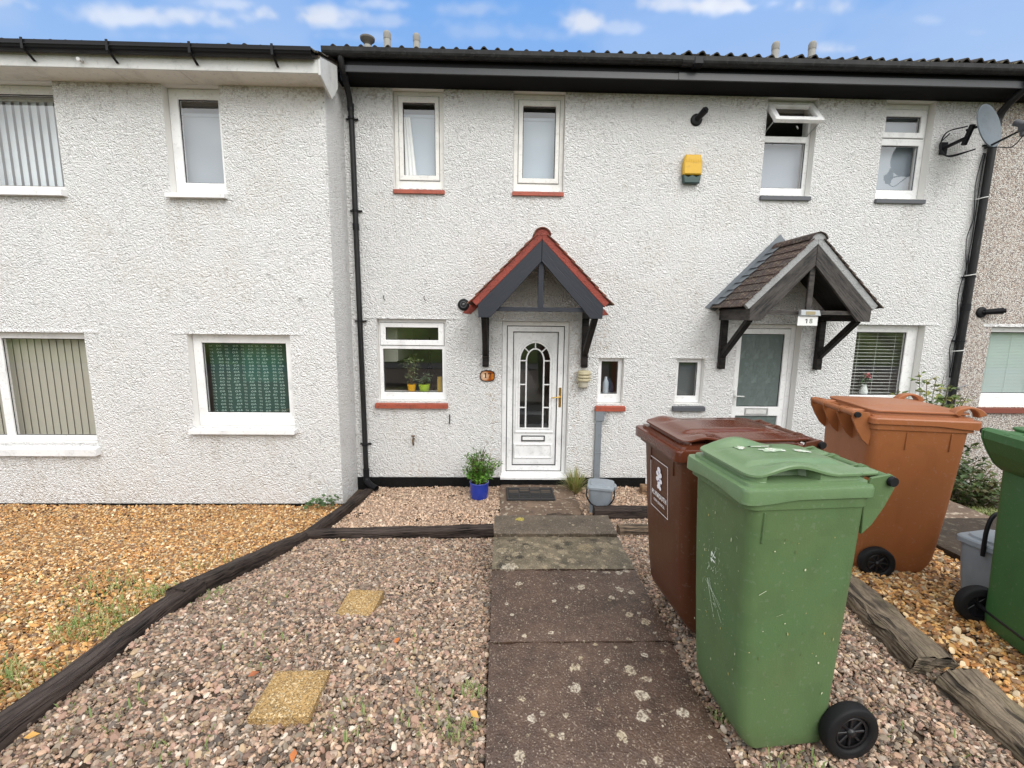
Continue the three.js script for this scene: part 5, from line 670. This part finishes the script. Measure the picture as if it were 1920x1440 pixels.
{ // number 18 plate under the brown porch with a solar lamp above it
  const z = 0.76, p = thing('number_sign', 'white plate numbered 18 hanging from the brown porch beam', 'house number', null, [3.60, 0, 0]);
  const t = canvasTex(256, 128, (c, w, h) => { c.fillStyle = '#dcdcdb'; c.fillRect(0, 0, w, h); c.font = 'bold 88px sans-serif'; c.fillStyle = '#1c1e20'; c.fillText('1', 88, 96); c.fillStyle = '#6f7468'; c.fillText('8', 146, 96); });
  const g = new THREE.PlaneGeometry(0.235, 0.105); g.translate(0, 2.345, z + 0.0046); part('plate', cbox(-0.12, 0.12, 2.29, 2.40, z, z + 0.004, 0.001), M.white, p); part('face', g, new THREE.MeshStandardMaterial({ map: t, roughness: 0.5 }), p);
  const l = thing('solar_lamp', 'small silver solar lamp on the brown porch beam above the number plate', 'wall light', null, [3.612, 0, 0]); part('case', ext([[-0.115, 2.405], [0.125, 2.405], [0.105, 2.468], [-0.12, 2.475]], z - 0.02, 0.05, 0.006), std(0.5, 0.52, 0.54, 0.35, { metalness: 0.5 }), l); part('panel', cbox(-0.058, 0.052, 2.418, 2.456, z + 0.031, z + 0.034, 0.001), std(0.32, 0.27, 0.16, 0.3), l);
}
{ // grey cable trunking beside the small window
  const t = thing('cable_trunking', 'grey plastic cable trunking running down from the small red sill', 'trunking', null), g = std(0.23, 0.26, 0.29, 0.5, { map: grime }); part('box', cbox(1.293, 1.418, 0.96, 1.094, 0.003, 0.05, 0.004), g, t); part('trunk', cbox(1.302, 1.388, 0.05, 0.958, 0.003, 0.038, 0.004), g, t); part('joint', cbox(1.298, 1.392, 0.50, 0.515, 0.003, 0.041, 0.003), g, t); part('cable', tube([[1.40, 1.09, 0.03], [1.455, 1.06, 0.03], [1.465, 0.98, 0.03], [1.43, 0.93, 0.03], [1.39, 0.94, 0.03]], 0.005, 24, 6), std(0.35, 0.36, 0.36, 0.6), t);
}
{ const t = thing('garden_tap', 'small brass outside tap on the wall below the plant window', 'tap', null, [-1.186, 0.69, 0]), b = std(0.16, 0.10, 0.04, 0.45, { metalness: 0.7 }); part('spout', [cyl([0, 0, 0], [0, 0, 0.07], 0.014), tube([[0, 0, 0.06], [0.005, -0.02, 0.085], [0.008, -0.07, 0.085]], 0.013, 12, 10)], b, t); part('handle', [cyl([0, 0, 0.055], [0, 0.05, 0.055], 0.008), cbox(-0.03, 0.03, 0.045, 0.06, 0.045, 0.065, 0.005)], b, t); }
tag(part('wall_hook', [cbox(-0.70, -0.688, 0.90, 1.035, 0.003, 0.02, 0.003), cbox(-0.70, -0.688, 0.90, 0.912, 0.003, 0.04, 0.003)], M.black, scene), 'small black metal strip on the wall right of the large red sill', 'hook');
tag(part('wall_fixing', [cyl([-2.36, 2.555, 0.602], [-2.36, 2.55, 0.66], 0.012), cyl([-2.37, 2.56, 0.602], [-2.33, 2.545, 0.63], 0.012)], M.white, scene), 'small broken white fixing on the left house wall', 'wall fixing');
tag(part('wall_fixing', [cyl([6.33, 1.44, 0.0], [6.33, 1.44, 0.06], 0.02), cyl([6.25, 1.45, 0.03], [6.44, 1.50, 0.03], 0.008)], std(0.3, 0.3, 0.3, 0.5), scene), 'pipe stub and white cable on pebble-dash beside the downpipe', 'wall fixing');

for (const [x, y, l] of [[-1.535, 2.58, 'left one of two small rusty hooks in the wall above the plant window'], [-1.01, 2.58, 'right one of two small rusty hooks in the wall above the plant window']]) tag(part('wall_hook', tube([[x, y + 0.03, 0.0], [x, y + 0.03, 0.03], [x + 0.004, y - 0.01, 0.034], [x + 0.02, y - 0.03, 0.03]], 0.005, 14, 6), std(0.05, 0.035, 0.03, 0.7), scene), l, 'hook');
// doormat
{
  const m = thing('doormat', 'black rubber doormat with raised brick pattern before the white door', 'doormat', null, [0.395, 0.055, 0.41]), rb = std(0.018, 0.017, 0.017, 0.6), W = 0.62, D = 0.40; part('base', cbox(-W / 2, W / 2, 0, 0.012, -D / 2, D / 2, 0.003), rb, m);
  part('border', [cbox(-W / 2, W / 2, 0.012, 0.024, D / 2 - 0.03, D / 2, 0.004), cbox(-W / 2, W / 2, 0.012, 0.024, -D / 2, -D / 2 + 0.03, 0.004), cbox(-W / 2, -W / 2 + 0.025, 0.012, 0.024, -D / 2 + 0.03, D / 2 - 0.03, 0.004), cbox(W / 2 - 0.025, W / 2, 0.012, 0.024, -D / 2 + 0.03, D / 2 - 0.03, 0.004)], rb, m);
  const worn = std(0.10, 0.075, 0.055, 0.8); for (let j = 0; j < 6; j++) for (let i = 0; i < 4; i++) { const x = -0.28 + i * 0.142, z = -0.162 + j * 0.055; part('tread', cbox(x, x + 0.128, 0.012, 0.022, z, z + 0.012 + (j % 2) * 0.004, 0.002), j < 3 && (i + j) % 3 ? worn : rb, m); part('tread', cbox(x, x + 0.128, 0.012, 0.02, z + 0.028, z + 0.036, 0.002), rb, m); }
}

// ---------- plants ----------
// leaf: two-sided blade folded along its middle
function leafGeo(L, w) { const P = [0, 0, 0, w / 2, 0.12 * w, L * .45, 0, 0, L * .5, 0, 0, 0, 0, 0, L * .5, -w / 2, 0.12 * w, L * .45, 0, 0, L * .5, w / 2, 0.12 * w, L * .45, 0, -0.1 * L, L, 0, 0, L * .5, 0, -0.1 * L, L, -w / 2, 0.12 * w, L * .45]; const g = new THREE.BufferGeometry(); g.setAttribute('position', new THREE.Float32BufferAttribute(P, 3)); g.computeVertexNormals(); return flat(g); }
const leafM = (r, g, b) => new THREE.MeshPhysicalMaterial({ color: new THREE.Color(r, g, b), roughness: 0.5, side: THREE.DoubleSide, transmission: 0.3, thickness: 0 });
function foliage(pts, L, w, r) { const base = leafGeo(L, w), out = []; const m4 = new THREE.Matrix4(), q = new THREE.Quaternion(), e = new THREE.Euler(); for (const [p, dir] of pts) { const g = base.clone(), s = 0.6 + 0.7 * r(); e.set((r() - 0.7) * 1.3, dir + (r() - 0.5) * 1.6, (r() - 0.5) * 0.8, 'YXZ'); q.setFromEuler(e); m4.compose(new THREE.Vector3(...p), q, new THREE.Vector3(s, s, s)); g.applyMatrix4(m4); out.push(g); } return merge(out); }
function shrub(parent, cx, y0, cz, H, R, nStem, nLeaf, L, w, mats, seed, stemM) {
  const r = rng(seed), stems = [], sets = mats.map(() => []);
  for (let i = 0; i < nStem; i++) { const a = i / nStem * 6.283 + r(), k = 0.25 + 0.75 * r(), lean = R * k, h = H * (0.55 + 0.5 * r()) * (1 - 0.25 * k); const P = t => [cx + Math.cos(a) * lean * t ** 1.1 + 0.02 * Math.sin(t * 7 + i), y0 + h * t, cz + Math.sin(a) * lean * t ** 1.1]; stems.push(tube([P(0), P(0.35), P(0.7), P(1)], 0.0035, 8, 5)); for (let j = 0; j < nLeaf; j++) { const t = 0.18 + 0.82 * Math.sqrt(r()), p = P(t), d = r() * 6.283, o = 0.02 + 0.03 * r(); sets[Math.floor(r() * mats.length)].push([[p[0] + Math.sin(d) * o, p[1] + (r() - 0.5) * 0.03, p[2] + Math.cos(d) * o], d]); } }
  part('stem', stems, stemM || std(0.10, 0.07, 0.03, 0.8), parent); sets.forEach((s, i) => s.length && part('foliage', foliage(s, L, w, r), mats[i], parent));
}
{
  const p = thing('plant_pot', 'round glossy blue plant pot against the black plinth', 'plant pot', null, [-0.272, 0.005, 0.40]), blue = new THREE.MeshPhysicalMaterial({ color: new THREE.Color(0.012, 0.035, 0.30), roughness: 0.25, clearcoat: 0.6 });
  part('pot', lathe([[0, 0], [0.098, 0], [0.112, 0.02], [0.122, 0.10], [0.122, 0.20], [0.126, 0.205], [0.126, 0.225], [0.114, 0.228], [0.110, 0.19], [0, 0.19]], 36), blue, p); part('soil', new THREE.CylinderGeometry(0.112, 0.112, 0.01, 20).translate(0, 0.2, 0), std(0.03, 0.02, 0.012, 0.95), p);
  const s = thing('potted_shrub', 'bushy bright green shrub growing in the blue pot', 'shrub', null, [-0.272, 0.2, 0.40]); shrub(s, 0, 0, 0, 0.47, 0.25, 30, 30, 0.042, 0.026, [leafM(0.10, 0.24, 0.02), leafM(0.17, 0.33, 0.04), leafM(0.06, 0.15, 0.02)], 601);
  shrub(s, 0.01, 0.0, 0.03, 0.26, 0.17, 18, 30, 0.05, 0.032, [leafM(0.16, 0.34, 0.04), leafM(0.10, 0.25, 0.03)], 603);
  shrub(s, 0, 0.0, 0, 0.56, 0.26, 7, 14, 0.034, 0.02, [leafM(0.05, 0.10, 0.03), leafM(0.12, 0.07, 0.04)], 605);
}
function tuft(name, label, cat, x, z, n, L, spread, mats, seed, droop = 1) { const t = thing(name, label, cat, null, [x, ht(x, z), z]), r = rng(seed), sets = mats.map(() => []); for (let i = 0; i < n; i++) { const a = r() * 6.283, h = L * (0.5 + 0.6 * r()), k = spread * (0.2 + 0.9 * r()), w = 0.004 + 0.003 * r(), P = u => [Math.cos(a) * (0.02 + k * u), h * (u - 0.55 * droop * (k / spread) * u * u), Math.sin(a) * (0.02 + k * u)], px = -Math.sin(a) * w, pz = Math.cos(a) * w, V = []; const N = 5; for (let j = 0; j < N; j++) { const A = P(j / N), B = P((j + 1) / N), wa = 1 - (j / N) ** 2, wb = 1 - ((j + 1) / N) ** 2; const a0 = [A[0] - px * wa, A[1], A[2] - pz * wa], a1 = [A[0] + px * wa, A[1], A[2] + pz * wa], b0 = [B[0] - px * wb, B[1], B[2] - pz * wb], b1 = [B[0] + px * wb, B[1], B[2] + pz * wb]; V.push(...a0, ...a1, ...b1, ...a0, ...b1, ...b0); } const g = new THREE.BufferGeometry(); g.setAttribute('position', new THREE.Float32BufferAttribute(V, 3)); g.computeVertexNormals(); sets[Math.floor(r() * mats.length)].push(flat(g)); } sets.forEach((s, i) => s.length && part('blades', merge(s), mats[i], t)); return t; }
tuft('ornamental_grass', 'arching yellow green grass tuft between the doorstep and grey caddy', 'grass tuft', 1.01, 0.24, 230, 0.46, 0.26, [leafM(0.28, 0.30, 0.07), leafM(0.20, 0.25, 0.05), leafM(0.45, 0.36, 0.17)], 611);
{ const b = thing('garden_bush', 'dark leafy bush by the wall between the orange brown and deep green bins', 'bush', null, [5.05, 0.05, 0.75]); shrub(b, 0, 0, 0, 1.05, 0.75, 60, 50, 0.075, 0.045, [leafM(0.06, 0.105, 0.025), leafM(0.035, 0.07, 0.02), leafM(0.10, 0.14, 0.03)], 621); shrub(b, 0.45, 0, 0.35, 0.7, 0.6, 40, 40, 0.07, 0.04, [leafM(0.08, 0.13, 0.03), leafM(0.13, 0.12, 0.04)], 623); }
{ const b = thing('rose_bush', 'loose green rose bush rising behind the orange brown bin', 'bush', null, [5.45, 0.3, 0.5]); shrub(b, 0, 0, 0, 1.55, 0.40, 26, 34, 0.075, 0.05, [leafM(0.16, 0.24, 0.05), leafM(0.09, 0.15, 0.03), leafM(0.30, 0.30, 0.06)], 631); }
{ const b = thing('ivy_weed', 'small green weed in the corner where the left house meets the boundary sleeper', 'weed', null, [-2.06, 0.02, 0.72]); const r = rng(641), s = []; for (let i = 0; i < 90; i++) { const t = r(); s.push([[-0.32 + 0.40 * t + (r() - 0.5) * 0.08, 0.02 + r() * 0.10 * (0.4 + t), (r() - 0.3) * 0.12], r() * 6.28]); } part('foliage', foliage(s, 0.05, 0.042, r), leafM(0.07, 0.14, 0.04), b); }
// grass and weeds that come up through the gravel
function groundCover(name, label, spots, n, L, mats, seed) { const r = rng(seed), sets = mats.map(() => []); for (const [cx, cz, R, k] of spots) for (let i = 0; i < n * k; i++) { const q = Math.sqrt(r()) * R, a = r() * 6.283, x = cx + Math.cos(a) * q, z = cz + Math.sin(a) * q * 0.8, y = ht(x, z), h = L * (0.5 + r()), d = r() * 6.283, w = 0.0022 + 0.002 * r(), lx = Math.cos(d) * h * 0.7, lz = Math.sin(d) * h * 0.7, px = -Math.sin(d) * w, pz = Math.cos(d) * w; const g = new THREE.BufferGeometry(); g.setAttribute('position', new THREE.Float32BufferAttribute([x - px, y, z - pz, x + px, y, z + pz, x + lx * .5 + px * .8, y + h * .75, z + lz * .5 + pz * .8, x - px, y, z - pz, x + lx * .5 + px * .8, y + h * .75, z + lz * .5 + pz * .8, x + lx * .5 - px * .8, y + h * .75, z + lz * .5 - pz * .8, x + lx * .5 - px * .8, y + h * .75, z + lz * .5 - pz * .8, x + lx * .5 + px * .8, y + h * .75, z + lz * .5 + pz * .8, x + lx, y + h * .85, z + lz], 3)); g.computeVertexNormals(); sets[Math.floor(r() * mats.length)].push(flat(g)); } const gp = new THREE.Group(); gp.name = numbered(name); scene.add(gp); tag(gp, label, 'grass', null, 'stuff'); sets.forEach((s, i) => { if (s.length) { const m = part('blades', merge(s), mats[i], gp); m.userData.kind = 'stuff'; } }); }
groundCover('grass', 'sparse fresh grass sprouting through the golden gravel by the left boundary sleeper', [[-2.25, 3.65, 0.22, 2.4], [-2.5, 4.15, 0.28, 3.4], [-2.3, 4.3, 0.16, 2.2], [-2.45, 3.3, 0.3, 1.6], [-2.15, 3.25, 0.14, .8], [-2.7, 3.0, 0.3, .6], [-2.3, 2.6, 0.25, .4], [-2.2, 4.1, 0.2, 1], [-2.9, 3.7, 0.3, .5], [-3.4, 3.2, 0.4, .4], [-2.15, 4.4, 0.14, 1]], 130, 0.045, [leafM(0.26, 0.32, 0.08), leafM(0.18, 0.26, 0.06), leafM(0.42, 0.38, 0.15)], 651);
groundCover('grass', 'thin weed blades scattered in the pink gravel', [[-1.6, 3.4, 0.3, .3], [-1.7, 4.3, 0.2, .4], [-0.65, 4.35, 0.14, .5], [-0.16, 4.4, 0.08, .9], [-0.3, 4.3, 0.15, .4], [-0.5, 3.9, 0.2, .2], [-1.3, 4.5, 0.2, .4], [-0.12, 4.2, 0.06, .6], [0.96, 4.35, 0.05, .6], [1.1, 4.6, 0.15, .5], [1.6, 4.5, 0.25, .3], [-1.85, 3.3, 0.12, .5], [-1.2, 3.9, 0.2, .3]], 110, 0.03, [leafM(0.20, 0.28, 0.08), leafM(0.32, 0.34, 0.14)], 653);
groundCover('grass', 'patch of yellowish lawn below the bush on the right', [[4.6, 1.7, 0.5, 5], [4.9, 1.2, 0.6, 6], [4.2, 1.5, 0.4, 3], [4.45, 2.05, 0.3, 2], [5.4, 1.6, 0.6, 5]], 160, 0.05, [leafM(0.20, 0.24, 0.05), leafM(0.30, 0.28, 0.09), leafM(0.14, 0.2, 0.04)], 655);
{ // fallen leaves, each its own
  const cols = [[0.42, 0.13, 0.03], [0.50, 0.27, 0.06], [0.30, 0.09, 0.03], [0.55, 0.40, 0.10]], g0 = leafGeo(0.05, 0.03), r = rng(661), where = [['rust brown fallen leaf in gravel near the nearest yellow stone', -0.78, 4.48], ['orange fallen leaf beside the path edge', -0.12, 4.32], ['reddish fallen leaf in the pink gravel left of the nearest yellow stone', -1.16, 4.12], ['orange fallen leaf on gravel just below the cross sleeper', -1.45, 2.02], ['brown fallen leaf in the pink gravel between the two yellow stones', -0.52, 3.85], ['yellow fallen leaf at the lower left by the long sleeper', -1.86, 4.42]];
  where.forEach(([l, x, z], i) => { const o = part('fallen_leaf', g0, new THREE.MeshStandardMaterial({ color: new THREE.Color(...cols[i % 4]), roughness: 0.6, side: THREE.DoubleSide }), scene); o.position.set(x, ht(x, z) + 0.022, z); o.rotation.set(0.15, r() * 6, 0.1); tag(o, l, 'leaf'); });
}

// ---------- what shows through the windows ----------
function verticalBlind(label, x0, x1, y0, y1, z, pitch, turn, mat) { const b = thing('vertical_blind', label, 'blind', null, [0, 0, 0]); part('headrail', cbox(x0, x1, y1, y1 + 0.04, z - 0.02, z + 0.02, 0.004), M.white, b); const n = Math.floor((x1 - x0) / pitch); for (let i = 0; i < n; i++) { const g = cbox(-0.0445, 0.0445, y0, y1, -0.0012, 0.0012, 0); g.rotateY(turn); const m = part('slat', g, mat, b); m.position.set(x0 + (i + 0.5) * pitch, 0, z); } }
const clothW = std(0.55, 0.60, 0.62, 0.9), clothB = std(0.43, 0.415, 0.345, 0.9);
verticalBlind('white vertical blind half open in the upper left window', -6.66, -4.93, 3.72, 4.73, 0.32, 0.094, -0.30, clothW);
verticalBlind('beige vertical blind nearly closed in the lower left window', -6.95, -4.93, 0.80, 2.06, 0.36, 0.088, -0.13, clothB);
const roller = (label, x0, x1, y0, y1, z, m) => { const b = thing('roller_blind', label, 'blind'); part('fabric', cbox(x0, x1, y0, y1, z - 0.0015, z + 0.0015, 0), m, b); part('roller', cyl([x0, y1 + 0.02, z], [x1, y1 + 0.02, z], 0.022, 0.022, 14), m, b); part('hem_bar', cbox(x0, x1, y0 - 0.018, y0, z - 0.006, z + 0.006, 0.003), m, b); };
const rollGrey = std(0.26, 0.30, 0.345, 0.9), rollSkyTint = std(0.34, 0.41, 0.47, 0.9);  // bluish tint of the pale fabric paints in sky mirrored by the panes
roller('blue grey roller blind in the upper window of the left house', -3.69, -3.15, 3.80, 4.58, 0.38, rollGrey);
roller('pale roller blind in the upper window nearest the left downpipe', -1.34, -0.76, 4.05, 4.86, -0.2, rollSkyTint);  // top edge set low: the dark gap above imitates the mirrored soffit
roller('pale roller blind in the upper window above the red edged porch', 0.16, 0.75, 4.05, 4.85, -0.2, rollSkyTint);  // same low top edge, for the soffit reflection
roller('grey roller blind below the open top light', 3.36, 3.95, 4.03, 4.65, -0.24, std(0.28, 0.32, 0.37, 0.9));
roller('pale grey roller blind in the upper window beside the satellite dish', 4.86, 5.47, 4.03, 5.0, -0.24, std(0.32, 0.37, 0.42, 0.9));
roller('dark grey roller blind in the small window under grey sill', 2.41, 2.74, 1.24, 1.79, -0.22, std(0.10, 0.125, 0.13, 0.9));
{ const c = thing('curtain', 'pale curtain drawn to one side inside the window nearest the left downpipe', 'curtain'); const f = (x0, x1, xb) => { const n = 24, P = []; for (let j = 0; j < 6; j++) for (let i = 0; i < n; i++) { const V = (a, b) => { const t = a / n, y = lerp(4.86, 4.06, b / 6); return [lerp(x0, lerp(x1, xb, b / 6), t), y, -0.17 + 0.012 * Math.sin(t * 26)]; }; P.push(...V(i, j), ...V(i, j + 1), ...V(i + 1, j + 1), ...V(i, j), ...V(i + 1, j + 1), ...V(i + 1, j)); } const g = new THREE.BufferGeometry(); g.setAttribute('position', new THREE.Float32BufferAttribute(P, 3)); g.computeVertexNormals(); return uvm(g); }; part('fabric', f(-1.30, -1.18, -1.10), new THREE.MeshStandardMaterial({ color: new THREE.Color(0.78, 0.79, 0.78), roughness: 0.9, side: THREE.DoubleSide }), c); }
{ // lace curtain with small motifs
  const lace = canvasTex(1024, 1024, (c, w, h) => { c.fillStyle = '#22433c'; c.fillRect(0, 0, w, h); const r = rng(71); c.fillStyle = '#2f8a70'; c.globalAlpha = 0.22; c.fillRect(380, 0, 420, 560); c.globalAlpha = 1; c.lineWidth = 5; c.scale(0.72, 0.72); for (let j = 0; j < 25; j++) for (let i = 0; i < 12; i++) { const x = 50 + i * 120 + (r() - 0.5) * 22, y = 30 + j * 58; c.strokeStyle = c.fillStyle = j % 2 ? '#b4cdc4' : '#c6dad2'; c.beginPath(); c.arc(x + (j % 2 ? 14 : -14), y, 13, 0, 7); c.stroke(); c.beginPath(); c.moveTo(x + (j % 2 ? -34 : 10), y + 14); c.lineTo(x + (j % 2 ? -22 : 22), y - 14); c.lineTo(x + (j % 2 ? -8 : 36), y + 14); c.moveTo(x + (j % 2 ? -28 : 16), y + 4); c.lineTo(x + (j % 2 ? -14 : 30), y + 4); c.stroke(); } c.fillStyle = 'rgba(120,190,165,1)'; c.setTransform(1, 0, 0, 1, 0, 0); c.globalAlpha = 0.12; for (let i = 0; i < 1024; i += 6) { c.fillRect(i, 0, 2, h); c.fillRect(0, i, w, 2); } });
  const c = thing('lace_curtain', 'dark teal lace curtain with rows of small white motifs', 'curtain'), n = 80, P = [], U = []; for (let i = 0; i < n; i++) { const V = (a, y) => [lerp(-3.66, -2.55, a / n), y, 0.30 + 0.018 * Math.sin(a / n * 34) + 0.01 * Math.sin(a / n * 13)], T = (a, y) => [a / n, y]; const q = [[i, 1.05], [i + 1, 1.05], [i + 1, 2.06], [i, 1.05], [i + 1, 2.06], [i, 2.06]]; for (const [a, y] of q) { P.push(...V(a, y)); U.push(...T(a, (y - 1.05) / 1.01)); } }
  const g = new THREE.BufferGeometry(); g.setAttribute('position', new THREE.Float32BufferAttribute(P, 3)); g.setAttribute('uv', new THREE.Float32BufferAttribute(U, 2)); g.computeVertexNormals(); part('fabric', g, new THREE.MeshStandardMaterial({ map: lace, roughness: 0.95, side: THREE.DoubleSide }), c);
}
function venetian(label, x0, x1, y0, y1, z, pitch, tilt, mat) { const b = thing('venetian_blind', label, 'blind'); part('headrail', cbox(x0, x1, y1, y1 + 0.03, z - 0.014, z + 0.014, 0.003), mat, b); const n = Math.floor((y1 - y0) / pitch), g = cbox(x0, x1, -0.0008, 0.0008, -0.0125, 0.0125, 0); for (let i = 0; i < n; i++) { const m = part('slat', g, mat, b); m.position.set(0, y0 + i * pitch, z); m.rotation.x = tilt; } part('cord', [x0 + 0.15, (x0 + x1) / 2, x1 - 0.15].map(x => cyl([x, y0, z + 0.013], [x, y1, z + 0.013], 0.0018, 0.0018, 6)), mat, b); }
venetian('white venetian blind with open slats in the window above the orange brown bin', 4.88, 5.70, 1.30, 2.22, -0.22, 0.047, 0.12, std(0.78, 0.80, 0.78, 0.6));
venetian('pale closed venetian blind in the pebble-dashed house window', 6.72, 7.62, 1.32, 2.24, -0.17, 0.021, 1.0, std(0.46, 0.56, 0.53, 0.7));
{ // flower vase
  const v = thing('flower_vase', 'white vase with a pink flower on the inside sill behind the open slats', 'vase', null, [5.16, 1.315, -0.175]); part('vase', lathe([[0, 0], [0.035, 0], [0.055, 0.04], [0.04, 0.10], [0.028, 0.13], [0.036, 0.15]], 24), std(0.7, 0.74, 0.72, 0.3), v); part('stem', [cyl([0, 0.13, 0], [0.01, 0.26, 0.02], 0.004)], leafM(0.06, 0.16, 0.05), v); const r = rng(91), s = []; for (let i = 0; i < 40; i++) s.push([[0.01 + (r() - 0.5) * 0.05, 0.27 + (r() - 0.5) * 0.045, 0.03 + (r() - 0.5) * 0.03], r() * 6.28]); part('flower', foliage(s, 0.035, 0.028, r), std(0.75, 0.30, 0.32, 0.7, { side: THREE.DoubleSide }), v); const q = []; for (let i = 0; i < 26; i++) q.push([[(r() - 0.5) * 0.14, 0.17 + r() * 0.1, 0.02], r() * 6.28]); part('foliage', foliage(q, 0.06, 0.03, r), leafM(0.05, 0.17, 0.05), v);
}
// kitchen window of number 17
const zi = -0.22;
for (const [h, x0, x1] of [[h17, -1.645, -0.73], [h17, 1.319, 1.664]]) part('window_board', cbox(x0 + 0.002, x1 - 0.002, 1.22, 1.31, -0.34, -0.152, 0.004), M.white, h);
part('window_board', cbox(4.822, 5.76, 1.242, 1.312, -0.34, -0.172, 0.004), M.white, h18);
function potPlant(label, plabel, x, col, r0, h, H, R, nS, nL, L, mats, seed) { const p = thing('small_plant_pot', label, 'plant pot', null, [x, 1.312, zi]); part('pot', lathe([[0, 0], [r0 * .74, 0], [r0, h], [r0 * .9, h], [r0 * .8, h * .8], [0, h * .8]], 24), std(...col, 0.4), p); const s = thing('house_plant', plabel, 'house plant', null, [x, 1.312 + h * 0.8, zi]); shrub(s, 0, 0, 0, H, R, nS, nL, L, L * 0.62, mats, seed); }
potPlant('small yellow plant pot on the kitchen windowsill', 'tall green plant in the yellow pot on the windowsill', -1.245, [0.75, 0.40, 0.01], 0.062, 0.10, 0.46, 0.14, 11, 22, 0.05, [leafM(0.16, 0.22, 0.08), leafM(0.24, 0.30, 0.14), leafM(0.10, 0.15, 0.05)], 701);
potPlant('lime green plant pot on the kitchen windowsill', 'low grey green plant in the lime pot on the windowsill', -1.07, [0.36, 0.55, 0.03], 0.082, 0.105, 0.16, 0.12, 12, 16, 0.042, [leafM(0.18, 0.26, 0.16), leafM(0.12, 0.18, 0.09)], 703);
tag(part('yellow_block', cbox(-0.885, -0.815, 1.312, 1.52, zi - 0.03, zi + 0.03, 0.005), std(0.50, 0.34, 0.06, 0.6, { map: grime }), scene), 'tall yellow block standing at the right end of the kitchen windowsill', 'ornament');
{ const t = thing('tripod', 'black tripod standing inside behind the kitchen windowsill plants', 'tripod', null, [-1.05, 0, -0.62]); part('column', [cyl([0, 1.55, 0], [0, 2.05, 0], 0.012), cyl([0, 1.62, 0], [0, 1.68, 0], 0.022)], M.black, t); for (const a of [0.5, 2.6, 4.7]) part('leg', cyl([0, 1.65, 0], [Math.cos(a) * 0.36, 1.15, Math.sin(a) * 0.36], 0.011), M.black, t); }
tag(part('kitchen_cupboard', [cbox(-1.86, -1.50, 1.70, 2.45, -1.6, -0.45, 0.005), cbox(-1.503, -1.48, 1.71, 2.44, -1.59, -0.46, 0.005)], std(0.55, 0.56, 0.50, 0.5), scene), 'white wall cupboard inside at the left of the kitchen window', 'cupboard');
tag(part('kitchen_worktop', cbox(-1.86, -0.2, 1.0, 1.21, -0.9, -0.285, 0.005), std(0.05, 0.05, 0.05, 0.5), scene), 'dark worktop behind the kitchen window', 'worktop');
{ const b = thing('bottle', 'blue and white bottle on the inside sill of the small window', 'bottle', null, [1.47, 1.305, -0.19]); part('bottle', lathe([[0, 0], [0.04, 0], [0.042, 0.16], [0.02, 0.21], [0.018, 0.24], [0, 0.24]], 20), std(0.45, 0.52, 0.58, 0.3), b); part('cloth', uvm(ext([[0.0, 0.0], [0.13, 0.0], [0.125, 0.12], [0.07, 0.22], [0.02, 0.19]], -0.08, 0.02, 0.004)), std(0.04, 0.05, 0.09, 0.8), b); }

scene.traverse(o => { if (o.isMesh) { o.castShadow = o.receiveShadow = true; } });
renderer.render(scene, camera);
